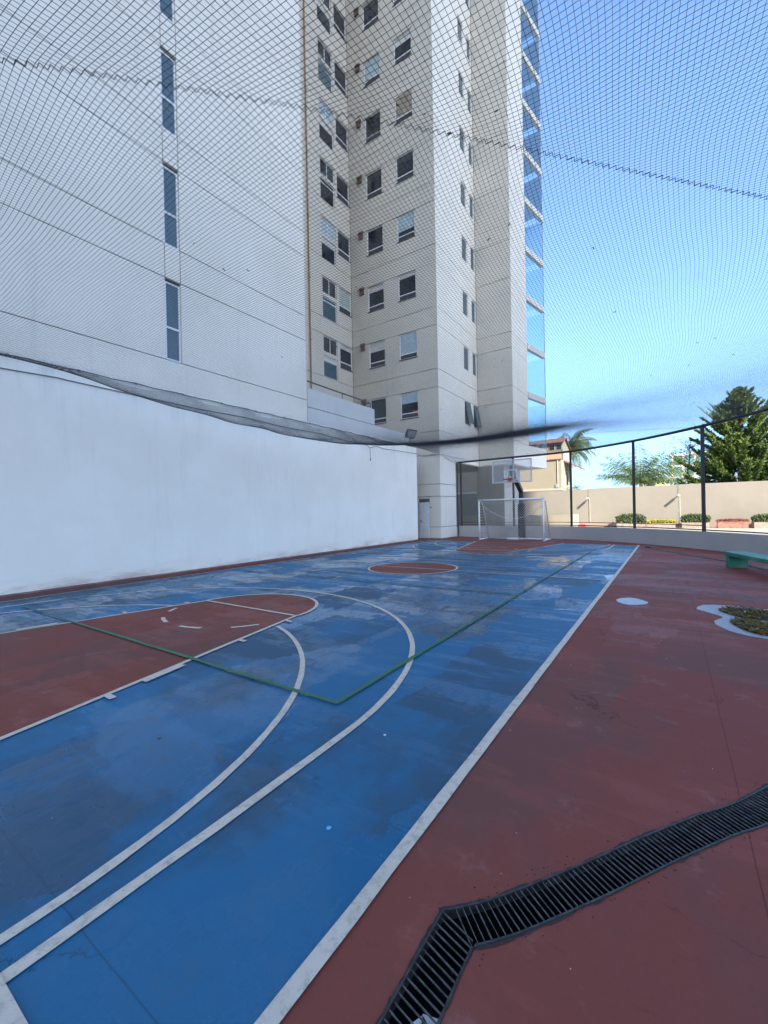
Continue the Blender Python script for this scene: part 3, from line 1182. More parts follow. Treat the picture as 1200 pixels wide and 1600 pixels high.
# face 1 of the tower (toward the camera)
xw = WinType(1.11, 1.40, rail=.28)
xb = WinType(1.10, 1.42, rail=.28)
panel(-15.5, -9.9, 4.42, F0, on_x1, RZX, M['tower'])
dhole = [(-11.19, -10.56, 0.012, 2.11)]
pil = [(.012, .62, [(-11.19, -10.56, .012, .62)]), (.62, 2.23, [(-11.19, -10.56, .62, 2.11)]), (2.23, 2.88, []), (2.88, 4.42, [])]
for a_, c_, hl in pil:
    if hl:
        panel(-14.0, -11.19, a_, c_, on_x1, RZX, M['facade'])
        panel(-10.56, -9.9, a_, c_, on_x1, RZX, M['facade'])
        if c_ > 2:
            panel(-11.19, -10.56, 2.11, c_, on_x1, RZX, M['facade'])
    else:
        panel(-14.0, -9.9, a_, c_, on_x1, RZX, M['facade'])
    panel(20.0, 21.95, a_, c_, on_y1, RZY, M['facade'])
blL = {0: ('mid', None), 1: ('dark', (.36, 'blind')), 2: ('dark', (.22, 'blind')), 3: ('dark', None), 4: ('dark', None), 5: ('dark', None), 6: ('frost', (1.0, 'blind_blue')), 7: ('dark', None), 8: ('mid', None)}
blR = {0: ('dark', (.40, 'blind_blue')), 1: ('mid', (1.0, 'blind_blue')), 2: ('dark', (.13, 'blind')), 3: ('dark', (.62, 'blind_blue')), 4: ('dark', (.30, 'sash')), 5: ('dark', (.9, 'blind_tan')), 6: ('dark', (.3, 'blind')), 7: ('dark', (.25, 'blind')), 8: ('frost', None)}
vent_me = MB()
vent_me.box(0, .27, -.10, .02, 0, .36)
vent_me.hexa([(-.02, -.16, .26), (.29, -.16, .26), (.29, 0, .26), (-.02, 0, .26), (-.02, -.10, .40), (.29, -.10, .40), (.29, 0, .40), (-.02, 0, .40)])
vent_me = vent_me.mesh('vent_hood', M['vent'])
for k in range(NK):
    z0, z1, z2 = bands(k)
    hl = [(-14.29, -13.19, z0 + .86, z0 + 2.285), (-12.24, -11.12, z0 + .885, z0 + 2.285)]
    panel(-15.5, -9.9, z0, z1, on_x1, RZX, M['tower'], hl)
    panel(-15.5, -9.9, z1, z2, on_x1, RZX, M['tower'])
    a_ = blL.get(k, ('dark', None))
    c_ = blR.get(k, ('dark', None))
    xb.place((-14.29, 20.02, z0 + .86), RZX, a_[0], a_[1])
    xw.place((-12.235, 20.02, z0 + .885), RZX, c_[0], c_[1])
    put('vent_hood', vent_me, (-14.83, 20.0, z0 + 1.98), RZX)
# something red and white on a sill behind the lowest right-hand window
b = MB()
b.box(-11.50, -11.18, 20.062, 20.066, 6.72, 6.95)
build('sill_object', b, M['rim_red'], AB)

# face 2 of the tower (toward +x), two slim windows a floor
yw = WinType(.80, 1.36, fw=.04)
yw2 = WinType(.66, 1.36, fw=.04)
panel(20.0, 25.50, 4.42, F0, on_y1, RZY, M['facade'])
panel(21.96, 25.50, 4.21, 4.42, on_y1, RZY, M['facade'])
for k in range(NK):
    z0, z1, z2 = bands(k)
    hl = [(23.43, 24.23, z0 + .90, z0 + 2.26), (24.78, 25.44, z0 + .90, z0 + 2.26)]
    panel(20.0, 25.50, z0, z1, on_y1, RZY, M['facade'], hl)
    panel(20.0, 25.50, z1, z2, on_y1, RZY, M['facade'])
    yw.place((-9.92, 23.43, z0 + .90), RZY, 'slate', None, sill=False)
    yw2.place((-9.92, 24.78, z0 + .90), RZY, 'slate', None, sill=False)
# open hopper sashes on the lowest pair
for y_, w_ in ((23.45, .76), (24.80, .62)):
    b = MB()
    z0 = F0 + .92
    hx = .20
    b.hexa([(-9.87 + hx, y_, z0), (-9.84 + hx, y_, z0), (-9.84 + hx, y_ + w_, z0), (-9.87 + hx, y_ + w_, z0),
            (-9.90, y_, z0 + 1.32), (-9.87, y_, z0 + 1.32), (-9.87, y_ + w_, z0 + 1.32), (-9.90, y_ + w_, z0 + 1.32)])
    build('open_sash', b, M['slate_pane'], AB)
# face 3 and 4
panel(-9.9, -7.7, 4.21, F0, on_x2, RZX, M['tower'])
panel(25.51, 28.83, 4.21, F0, on_y3, RZY, M['facade'])
for k in range(NK):
    z0, z1, z2 = bands(k)
    for a_, c_ in ((z0, z1), (z1, z2)):
        panel(-9.9, -7.7, a_, c_, on_x2, RZX, M['tower'])
        panel(25.51, 28.83, a_, c_, on_y3, RZY, M['facade'])
# ground core's side face, its brighter lighting put into a paler colour
b = MB()
b.box(-8.36, -8.33, 25.55, 28.8, -.5, 4.165)
build('core_return', b, M['house_white'], AB)
# glazed corner bay
bp = [(-7.7, 28.84), (-7.2, 31.5), (-9.4, 31.62), (-12, 31.62)]


def bay_prism(name, z0, z1, m, grow=0.0, deep=True):
    b = MB()
    if deep:
        pts = [(bp[0][0] + grow, bp[0][1]), (bp[1][0] + grow, bp[1][1] + grow), (bp[2][0] + grow * .5, bp[2][1] + grow), (bp[3][0], bp[3][1] + grow), (-12, 28.84)]
    else:
        pts = [(bp[0][0] + grow, bp[0][1]), (bp[1][0] + grow, bp[1][1] + grow), (bp[1][0] - .20, bp[1][1] + grow), (bp[0][0] - .20, bp[0][1])]
    n = len(pts)
    b.poly([(x, y, z1) for x, y in pts])
    b.poly([(x, y, z0) for x, y in pts][::-1])
    for i in range(n):
        p, q = pts[i], pts[(i + 1) % n]
        b.quad((*p, z0), (*q, z0), (*q, z1), (*p, z1))
    return build(name, b, m, AB)


bay_prism('bay_base', 4.30, 5.66, M['facade'])
for k in range(1, NK + 1):
    zz = F0 + FH * k
    bay_prism('bay_slab', zz - .04, zz + .34, M['slab'], .04, False)
    b = MB()
    b.hexa([(-7.76, 28.9, zz - .06), (-7.22, 31.45, zz - .06), (-7.38, 31.45, zz - .06), (-7.88, 28.9, zz - .06), (-7.76, 28.9, zz - .042), (-7.22, 31.45, zz - .042), (-7.38, 31.45, zz - .042), (-7.88, 28.9, zz - .042)])
    build('slab_lining', b, M['lining'], AB)
for k in range(NK):
    z0 = F0 + FH * k + (.40 if k else 0)
    z1 = F0 + FH * (k + 1) - .06
    for i in range(3):
        p, q = Vector(bp[i]), Vector(bp[i + 1])
        b = MB()
        d = (q - p)
        b.quad((p.x, p.y, z0), (q.x, q.y, z0), (q.x, q.y, z1), (p.x, p.y, z1))
        build('bay_pane', b, M['glass'], AB)
    b = MB()
    for p in (bp[1],):
        b.box(p[0] - .02, p[0] + .02, p[1] - .02, p[1] + .02, z0, z1)
    build('bay_mullion', b, M['galv'], AB)

# service door
b = MB()
b.box(-11.17, -11.12, 19.98, 20.06, .012, 1.93)
b.box(-10.63, -10.58, 19.98, 20.06, .012, 1.93)
b.box(-11.12, -10.63, 19.98, 20.06, 1.88, 1.93)
dof = build('door', b, M['door'], AB)
for i in range(5):
    b = MB()
    x0 = -11.118 + i * .0972
    b.box(x0 + .003, x0 + .0935, 19.99, 20.03, .02, 1.878)
    build('plank', b, M['door'], dof)
b = MB()
b.box(-11.10, -11.06, 19.97, 19.989, .86, .99)
b.tube([(-11.08, 19.97, .93), (-10.98, 19.955, .93)], .010, 6)
build('handle', b, M['lamp_body'], dof)
b = MB()
for i in range(4):
    b.hexa([(-11.17, 20.01, 1.945 + i * .04), (-10.58, 20.01, 1.945 + i * .04), (-10.58, 20.05, 1.965 + i * .04), (-11.17, 20.05, 1.965 + i * .04),
            (-11.17, 20.01, 1.955 + i * .04), (-10.58, 20.01, 1.955 + i * .04), (-10.58, 20.05, 1.975 + i * .04), (-11.17, 20.05, 1.975 + i * .04)])
build('transom_louvre', b, M['galv'], dof)
b = MB()
b.box(-10.50, -10.44, 19.97, 20.0, 1.62, 1.69)
build('doorbell', b, M['lamp_body'], AB)

# ------------------------------------------------------------------ unseen block behind the camera, added and stepped to shade the court
SB = thing('shade_block', (0, -15, 0), 'unseen tall stepped grey block added to shade the court', 'building')
b = MB()
b.box(17, 28, -44, -30, 0, 63)
b.box(28.001, 40, -44, -30.001, 0, 79)
b.box(40.001, 56.5, -44, -30, 0, 96)
build('block_wall', b, M['block_wall'], SB)
wm = slab_mesh('window', 0, 1.8, 0, 1.5, -.03, .02, M['dark_pane'])
for i in range(8):
    for k in range(18):
        link('window', wm, SB, (17 + 3.0 + i * 4.1, -30 + 15, 1.6 + k * 3.25 + 3), math.pi)

# ------------------------------------------------------------------ low curved wall and fence
fs2 = fence_s
mbw = MB()
inn = offset(fs2, .11)
out_ = offset(fs2, -.11)
for i in range(len(fs2) - 1):
    mbw.hexa([(inn[i].x, inn[i].y, 0), (inn[i + 1].x, inn[i + 1].y, 0), (out_[i + 1].x, out_[i + 1].y, 0), (out_[i].x, out_[i].y, 0),
              (inn[i].x, inn[i].y, .60), (inn[i + 1].x, inn[i + 1].y, .60), (out_[i + 1].x, out_[i + 1].y, .60), (out_[i].x, out_[i].y, .60)])
# remove inner partition faces by merging
me = mbw.mesh('low_wall', M['low_wall'])
bm = bmesh.new()
bm.from_mesh(me)
bmesh.ops.remove_doubles(bm, verts=bm.verts, dist=.0005)
inner = [f for f in bm.faces if all(len(e.link_faces) > 2 or len(e.link_faces) == 1 for e in f.edges) and abs(f.normal.z) < .5 and f.calc_area() < .3 and max((v.co - f.calc_center_median()).length for v in f.verts) < .33]
bmesh.ops.delete(bm, geom=inner, context='FACES_ONLY')
bm.to_mesh(me)
bm.free()
lw_o = link('low_wall', me)
tag(lw_o, 'low grey curved wall closing the far side of the court', 'wall')
fe = thing('court_fence', (-3.9, 21.7, .6), 'open frame fence of dark posts and rails on the low curved wall', 'fence')
posts = [(-9.70, 22.2, 'rust_steel', .045), (-6.70, 22.0, 'rust_steel', .045), (-3.88, 21.72, 'black_steel', .045), (-1.2, 20.08, 'black_steel', .05), (.95, 17.95, 'black_steel', .055), (2.72, 15.3, 'black_steel', .055), (4.0, 12.2, 'black_steel', .055), (4.6, 9.0, 'black_steel', .055), (4.78, 5.5, 'black_steel', .055), (4.8, 2, 'black_steel', .055)]
for x, y, mm, r in posts:
    b = MB()
    b.box(x - r, x + r, y - r, y + r, .602, 4.14)
    build('post', b, M[mm], fe)
b = MB()
b.tube([(p.x, p.y, .655) for p in fs2], .022, 5)
build('bottom_rail', b, M['rust_steel'], fe)
b = MB()
b.tube([(p.x, p.y, .80) for p in fs2 if p.x < .96], .016, 5)
build('lower_rail', b, M['rust_steel'], fe)
b = MB()
b.tube([(p.x, p.y, 4.15) for p in fs2], .032, 6)
build('top_rail', b, M['black_steel'], fe)
b = MB()
b.tube([(-9.87, 22.1, 0.01), (-9.87, 22.1, 4.15)], .03, 6)
build('wall_pipe', b, M['pole_grey'], fe)

# ------------------------------------------------------------------ overhead net
FA = np.array(FENCE)
ctrl = []
for y in (-2, 0, 2, 4, 6, 8, 10, 12, 14, 16, 18):
    ctrl.append((-10.25, y, 4.58))
for x, y in FENCE:
    ctrl.append((x, y, 4.16))
ctrl += [(-10.2, 20.0, 4.5), (-9.9, 21, 4.3)]
ctrl += [(-9, 18.7, 4.50), (-7, 18.6, 4.46), (-4.3, 18.5, 4.43), (-2, 18.3, 4.36), (-.4, 18.3, 4.24)]
# the net drops quickly away from the wall rope, most about mid-court
WS = [(-1, .30, .9), (1, .36, .9), (2.5, .44, .85), (4.2, .60, .6), (5.6, .73, .48), (7, .82, .42), (8.5, .86, .40), (10, .86, .40), (11.5, .80, .42), (13, .68, .5), (14.5, .50, .6), (16, .30, .7)]
for y_, S_, L_ in WS:
    for d_ in (.4, .9, 1.6):
        ctrl.append((-10.25 + d_, y_, 4.58 - S_ * (1 - math.exp(-d_ / L_))))
ctrl += [(-6, -1, 4.1), (-2, -1, 4.1), (2, -1, 4.1), (-5, 2, 4.1), (-2, 2, 4.1), (1.5, 2, 4.1), (3.5, 2, 4.1),
         (-5, 4.5, 3.95), (-1.5, 4.5, 4.0), (2, 4.5, 4.0), (-5, 7, 3.8), (-1.5, 7, 3.85), (2, 7, 3.95),
         (-5, 10, 3.68), (-1.5, 10, 3.84), (1.5, 10, 3.98), (-6, 12.5, 3.75), (-3.5, 12.5, 3.88), (-1, 12.5, 4.05), (1.5, 12.5, 4.12),
         (-6, 15.5, 4.17), (-3, 15.5, 4.24), (0, 15.5, 4.2)]
CT = np.array(ctrl, float)


def _phi(r2_):
    return np.where(r2_ > 1e-12, .5 * r2_ * np.log(np.maximum(r2_, 1e-12)), 0)


_n = len(CT)
_K = _phi(((CT[:, None, :2] - CT[None, :, :2]) ** 2).sum(-1)) + .02 * np.eye(_n)
_P = np.c_[np.ones(_n), CT[:, :2]]
_A = np.zeros((_n + 3, _n + 3))
_A[:_n, :_n] = _K
_A[:_n, _n:] = _P
_A[_n:, :_n] = _P.T
_W = np.linalg.solve(_A, np.r_[CT[:, 2], 0, 0, 0])
SEAM = (Vector((-3.22, .84)), Vector((.707, .707)))


def seam_d(x, y):
    return (x + 3.22) * .707 - (y - .84) * .707


def net_z(x, y):
    o = np.empty(len(x))
    for i in range(0, len(x), 20000):
        a, c_ = x[i:i + 20000], y[i:i + 20000]
        d2 = (a[:, None] - CT[None, :, 0]) ** 2 + (c_[:, None] - CT[None, :, 1]) ** 2
        o[i:i + 20000] = _phi(d2) @ _W[:-3] + _W[-3] + _W[-2] * a + _W[-1] * c_
    sd = np.abs(seam_d(x, y))
    near = np.exp(-np.maximum(0, np.hypot(x + 1.2, y - 2.8) - 2.5) ** 2 / 3.0)
    o += .10 * np.exp(-sd / .45) * near
    o += np.clip(1.3 - np.hypot(x, y) / 9.0, 0, 1) * (.006 * np.sin(1.1 * x + 1.3 * np.sin(.8 * y)) + .006 * np.sin(1.0 * y + .7 * x + 1) + .003 * np.sin(3.3 * x - 2.1 * y))
    return o


def warp(x, y):
    xr = np.interp(y, FA[::-1, 1], FA[::-1, 0])
    edge = np.clip(np.minimum(x + 10.28, np.minimum(xr - x, 22 - y)) / 1.0, 0, 1)
    dx = .055 * np.sin(1.1 * y + .5 * x) + .020 * np.sin(2.3 * y - .8 * x + 2) + .004 * np.sin(6.1 * y + 2.3 * x)
    dy = .050 * np.sin(1.0 * x + .5 * y + 1) + .018 * np.sin(2.2 * x - .9 * y) + .004 * np.sin(5.4 * x + 1.9 * y)
    sd = seam_d(x, y)
    return x + dx * edge, y + dy * edge


def net_lines(cell):
    lines = []
    # strings along y
    for x in np.arange(-10.27, 4.75, cell):
        yf = np.interp(x, FA[:, 0], FA[:, 1]) if x < 4.3 else 11.0
        if x > 4.3:
            yf = 11.0 - (x - 4.3) * 12
        ys = np.arange(-1.2, yf, .10)
        ys = np.append(ys, yf) if len(ys) else ys
        if len(ys) > 1:
            lines.append((np.full(len(ys), x), ys))
    for y in np.arange(-1.2, 22.2, cell):
        xf = np.interp(y, FA[::-1, 1], FA[::-1, 0])
        xs = np.arange(-10.28, xf, .10)
        xs = np.append(xs, xf)
        if len(xs) > 1:
            lines.append((xs, np.full(len(xs), y)))
    return lines


def tubes_mesh(name, lines3, r, m, n=3):
    tot = sum(len(l) for l in lines3)
    V = np.empty((tot * n, 3))
    Fs = []
    o = 0
    for P in lines3:
        k = len(P)
        d = np.gradient(P, axis=0)
        d /= np.maximum(np.linalg.norm(d, axis=1, keepdims=True), 1e-9)
        ref = np.array([0, 0, 1.0])
        a = np.cross(d, ref)
        a /= np.maximum(np.linalg.norm(a, axis=1, keepdims=True), 1e-9)
        c_ = np.cross(d, a)
        for j in range(n):
            an = 2 * math.pi * j / n
            V[o + j:o + k * n:n] = P + r * (math.cos(an) * a + math.sin(an) * c_)
        idx = o + np.arange(k - 1)[:, None] * n
        for j in range(n):
            j2 = (j + 1) % n
            Fs.append(np.concatenate([idx + j, idx + j2, idx + n + j2, idx + n + j], axis=1))
        o += k * n
    Fq = np.concatenate(Fs).astype(np.int32)
    me = bpy.data.meshes.new(name)
    me.vertices.add(len(V))
    me.vertices.foreach_set('co', V.ravel())
    me.loops.add(Fq.size)
    me.loops.foreach_set('vertex_index', Fq.ravel())
    me.polygons.add(len(Fq))
    me.polygons.foreach_set('loop_start', np.arange(0, Fq.size, 4, dtype=np.int32))
    me.update(calc_edges=True)
    me.materials.append(m)
    return me


NET = thing('overhead_net', (-3, 9, 4.2), 'sagging black safety net stretched overhead across the whole court', 'safety net')
NO = np.array([-3, 9, 4.2])
ll = net_lines(.0355)
allx = np.concatenate([l[0] for l in ll])
ally = np.concatenate([l[1] for l in ll])
wx, wy = warp(allx, ally)
wz = net_z(wx, wy)
pts = np.c_[wx, wy, wz] - NO
cut = np.cumsum([len(l[0]) for l in ll])[:-1]
lines3 = np.split(pts, cut)
o = link('netting', tubes_mesh('netting', lines3, .0015, M['net_black']), NET, kind='stuff')


# knots, where they are near enough to be told apart
kx, ky = np.meshgrid(np.arange(-10.27, 4.7, .0355), np.arange(-1.2, 7.0, .0355))
kx, ky = kx.ravel(), ky.ravel()
sel = (np.hypot(kx, ky) < 5.4) & (ky > -.6) & (kx < 2.2)
kx, ky = kx[sel], ky[sel]
qx, qy = warp(kx, ky)
kp = np.c_[qx, qy, net_z(qx, qy)] - NO
oct_ = np.array([(1, 0, 0), (0, 1, 0), (-1, 0, 0), (0, -1, 0), (0, 0, 1), (0, 0, -1)]) * .0031
octf = np.array([(0, 1, 4), (1, 2, 4), (2, 3, 4), (3, 0, 4), (1, 0, 5), (2, 1, 5), (3, 2, 5), (0, 3, 5)])
kv = (kp[:, None, :] + oct_[None]).reshape(-1, 3)
kf = (octf[None] + (np.arange(len(kp)) * 6)[:, None, None]).reshape(-1, 3).astype(np.int32)
kme = bpy.data.meshes.new('net_knots')
kme.vertices.add(len(kv))
kme.vertices.foreach_set('co', kv.ravel())
kme.loops.add(kf.size)
kme.loops.foreach_set('vertex_index', kf.ravel())
kme.polygons.add(len(kf))
kme.polygons.foreach_set('loop_start', np.arange(0, kf.size, 3, dtype=np.int32))
kme.update(calc_edges=True)
kme.materials.append(M['net_black'])
link('net_knots', kme, NET, kind='stuff')


def on_net(xy):
    x = np.array([p[0] for p in xy], float)
    y = np.array([p[1] for p in xy], float)
    return np.c_[x, y, net_z(x, y)]


s = np.arange(-1.2, 7.2, .030)
zig = on_net([(-3.22 + .707 * a + .707 * (.018 if i % 2 else -.018), .84 + .707 * a - .707 * (.018 if i % 2 else -.018)) for i, a in enumerate(s)]) - NO
link('seam_lacing', tubes_mesh('seam_lacing', [zig], .0034, M['net_black'], 4), NET)
rope = [(-10.0, 20.0, 4.66), (-8, 19.4, 4.58), (-6, 18.9, 4.50), (-4.3, 18.5, 4.44), (-2, 18.25, 4.37), (-.4, 18.1, 4.25), (.95, 17.95, 4.16)]
rp = np.array([tuple(v) for v in smooth_line([Vector(r_) for r_ in rope], 6)]) - NO
link('ridge_rope', tubes_mesh('ridge_rope', [rp], .004, M['net_black'], 5), NET)
er = on_net([(-10.26, y) for y in np.arange(-1.2, 18.3, .3)]) - NO
er[:, 2] = 4.58 - 4.2 + .012 * np.sin(np.arange(len(er)) * 1.9)
link('edge_rope', tubes_mesh('edge_rope', [er], .010, M['net_black'], 5), NET)
fr = np.array([(p.x, p.y, 4.19) for p in fs2 if p.y > -1.3]) - NO
link('edge_rope', tubes_mesh('edge_rope', [fr], .030, M['net_black'], 6), NET)
b = MB()
for y in np.arange(.4, 18, 1.15):
    b.tube([(-10.299, y, 4.62), (-10.25, y, 4.60), (-10.245, y, 4.55)], .008, 4)
build('wall_hook', b, M['lamp_body'], NET)
# bits of leaf caught in the mesh
b = MB()
rr = random.Random(3)
cand = [(rr.uniform(-6, 1.6), rr.uniform(2, 14)) for _ in range(46)]
zz = on_net(cand)
for (x, y), q in zip(cand, zz):
    a = rr.uniform(0, 6.28)
    l = rr.uniform(.012, .035)
    b.tube([(x, y, q[2] - .004), (x + l * math.cos(a), y + l * math.sin(a), q[2] - rr.uniform(.004, .03))], rr.uniform(.004, .007), 4)
build('caught_leaves', b, M['dirt_bits'], NET, 'stuff')

# ------------------------------------------------------------------ goal
gl = thing('football_goal', (-6.17, 19.7, 0), 'white small football goal with white net at the far end', 'football goal')
GX0, GX1, GY, GH = -7.66, -4.68, 19.62, 1.93


def bar(name, pts_, r, m, par, n=8):
    b_ = MB()
    b_.tube(pts_, r, n)
    return build(name, b_, m, par, smooth=True)


bar('post', [(GX0, GY, .006), (GX0, GY, GH - .04)], .043, M['goal_white'], gl)
bar('post', [(GX1, GY, .006), (GX1, GY, GH - .04)], .043, M['goal_white'], gl)
bar('crossbar', [(GX0 - .04, GY, GH), (GX1 + .04, GY, GH)], .043, M['goal_white'], gl)
for x in (GX0, GX1):
    bar('back_stay', [(x, GY + .05, GH - .02), (x + (0.03), GY + .35, GH - .12), (x + .03, GY + 1.15, .05)], .026, M['goal_white'], gl)
    bar('base_bar', [(x, GY + .05, .05), (x + .03, GY + 1.17, .05)], .036, M['goal_white'], gl)
bar('rear_bar', [(GX0, GY + 1.15, .04), (GX1 + .03, GY + 1.15, .04)], .028, M['goal_white'], gl)


def gpt(u, v):
    """u across 0..1, v down the back from crossbar 0..1"""
    x = GX0 + (GX1 - GX0) * u
    if v < .18:
        y = GY + .04 + v / .18 * .30
        z_ = GH - .02 - v / .18 * .12
    else:
        w = (v - .18) / .82
        y = GY + .34 + .80 * w
        z_ = GH - .14 - (GH - .20) * w
    sag = math.sin(math.pi * u) * math.sin(math.pi * v)
    return (x, y - .10 * sag + .02 * math.sin(9 * u + 5 * v), max(.03, z_ - .10 * sag))


L3 = []
NU, NV = 26, 20
for i in range(-NV, NU + 1):
    for sg in (1, -1):
        ln = []
        for j in range(NV + 1):
            u = (i + j) / NU if sg > 0 else (NU - i - j) / NU
            if 0 <= u <= 1:
                ln.append(gpt(u, j / NV))
        if len(ln) > 1:
            L3.append(np.array(ln) - np.array(gl.location))
for sx in (GX0, GX1):
    for k in range(1, 14):
        h = k / 14
        yb = GY + .34 + .80 * (1 - h)
        L3.append(np.array([(sx, GY + .04, GH * h), (sx, yb * .5 + GY * .5, GH * h - .02), (sx, yb, GH * h)]) - np.array(gl.location))
    for k in range(1, 8):
        L3.append(np.array([(sx, GY + k * .14, .05), (sx, GY + k * .14, GH * max(.12, 1 - max(0, k * .14 - .34) / .8) - .06)]) - np.array(gl.location))
link('goal_net', tubes_mesh('goal_net', L3, .0058, M['net_white']), gl, kind='stuff')
b = MB()
b.tube([(GX0 + (GX1 - GX0) * u, GY + .25 + .25 * math.sin(math.pi * u), GH - .15 - .75 * math.sin(math.pi * u) ** .8) for u in [i / 20 for i in range(21)]], .012, 5)
build('slack_cord', b, M['net_white'], gl)

# ------------------------------------------------------------------ basketball hoop
hp = thing('basketball_hoop', (-6.08, 21.2, 0), 'basketball hoop with clear backboard and black padded bent pole', 'basketball hoop')
b = MB()
b.box(-6.18, -5.98, 21.1, 21.3, .004, 2.34)
build('pole', b, M['pole_grey'], hp)
b = MB()
b.box(-6.22, -5.94, 21.05, 21.34, .01, 1.72)
build('pole_pad', b, M['pad_black'], hp)
b = MB()
P0, P1 = Vector((-6.08, 21.2, 2.34)), Vector((-6.02, 19.70, 3.14))
for p, q in ((P0, P1), (P1, Vector((-5.98, 19.45, 3.42)))):
    d = (q - p).normalized()
    sd = Vector((1, 0, 0)) * .095
    up_ = sd.cross(d).normalized() * .085
    b.hexa([p - sd - up_, p + sd - up_, p + sd + up_, p - sd + up_, q - sd - up_, q + sd - up_, q + sd + up_, q - sd + up_])
build('arm', b, M['pole_grey'], hp)
b = MB()
b.box(-6.12, -5.90, 19.385, 19.47, 3.0, 3.48)
build('mount_pad', b, M['pad_black'], hp)
BX0, BX1, BZ0, BZ1, BY = -6.86, -5.05, 2.69, 3.74, 19.3
b = MB()
b.box(BX0 + .035, BX1 - .035, BY + .01, BY + .022, BZ0 + .035, BZ1 - .035)
build('backboard', b, M['acrylic'], hp)
b = MB()
b.box(BX0, BX1, BY - .01, BY + .045, BZ0, BZ0 + .045)
b.box(BX0, BX1, BY - .01, BY + .045, BZ1 - .045, BZ1)
b.box(BX0, BX0 + .045, BY - .01, BY + .045, BZ0 + .045, BZ1 - .045)
b.box(BX1 - .045, BX1, BY - .01, BY + .045, BZ0 + .045, BZ1 - .045)
build('board_frame', b, M['board_frame'], hp)
b = MB()
b.box(-6.13, -6.07, BY + .05, BY + .085, BZ0, BZ1)
b.box(-5.92, -5.86, BY + .05, BY + .085, BZ0, BZ1)
build('board_strut', b, M['board_frame'], hp)
b = MB()
for x0, x1, z0, z1 in ((-6.30, -5.70, 3.24, 3.28), (-6.30, -6.26, 2.80, 3.24), (-5.74, -5.70, 2.80, 3.24), (-6.26, -5.74, 2.78, 2.82)):
    b.box(x0, x1, BY + .004, BY + .0095, z0, z1)
build('target_square', b, M['goal_white'], hp)
RC = Vector((-6.0, BY - .36, 2.82))
b = MB()
b.tube([(RC.x + .225 * math.cos(a), RC.y + .225 * math.sin(a), RC.z) for a in [i * math.pi / 12 for i in range(24)]], .018, 6, close=True)
b.box(RC.x - .09, RC.x + .09, BY - .15, BY - .012, 2.74, 2.90)
build('rim', b, M['rim_red'], hp)
hn = []
for i in range(12):
    for sg in (1, -1):
        ln = []
        for j in range(6):
            a = (i + sg * j * .5) * math.pi / 6
            r = .22 - .09 * (j / 5) ** .7
            ln.append((RC.x + r * math.cos(a), RC.y + r * math.sin(a), RC.z - .02 - .075 * j))
        hn.append(np.array(ln) - np.array(hp.location))
link('hoop_net', tubes_mesh('hoop_net', hn, .0035, M['net_white']), hp, kind='stuff')
b = MB()
b.box(-6.62, -6.10, 20.55, 20.98, .006, .075)
tag(build('ballast_slab', b, M['goal_white']), 'flat white ballast slab on the floor behind the goal', 'ballast slab')

# ------------------------------------------------------------------ green bench
bn = thing('bench', (1.25, 12.9, 0), 'green painted concrete bench beside the low curved wall', 'bench')
bu, bv = Vector((.31, -.95)).normalized(), Vector((.95, .31)).normalized()
p0 = Vector((1.08, 13.02))


def bench_box(u0, u1, v0, v1, z0, z1, name):
    b = MB()
    c = p0 + bu * (u0 + u1) / 2 + bv * (v0 + v1) / 2
    b.obox(c, bu, bv, (u1 - u0) / 2, (v1 - v0) / 2, z0, z1)
    o_ = build(name, b, M['bench'], bn)
    md = o_.modifiers.new('edge', 'BEVEL')
    md.width = .008
    md.segments = 2
    return o_


bench_box(-.03, 2.6, -.01, .42, .285, .375, 'seat')
bench_box(0.0, .16, .01, .40, .002, .285, 'leg')
bench_box(2.36, 2.52, .01, .40, .002, .285, 'leg')

# ------------------------------------------------------------------ beyond the fence
mb = MB()
fo = [(p.x - .02, p.y + .05) for p in offset(fs2, -.13)]
mb.poly([(-60, 60, -.03), (-60, -5, -.03), (-22, -5, -.03), (-22, 22.2, -.03)] + [(x, y, -.03) for x, y in fo] + [(40, -2, -.03), (60, 60, -.03)])
tri_pts = mb.v
tr = tessellate_polygon([[Vector(p) for p in tri_pts]])
mb.f = []
for a_, b_, c_ in tr:
    pa, pb, pc = (Vector(tri_pts[q]) for q in (a_, b_, c_))
    mb.f.append((a_, b_, c_) if (pb - pa).cross(pc - pa).z > 0 else (a_, c_, b_))
structure('courtyard_pavement', mb, M['pavement'], 'pale sunlit paving between the court and the boundary wall')

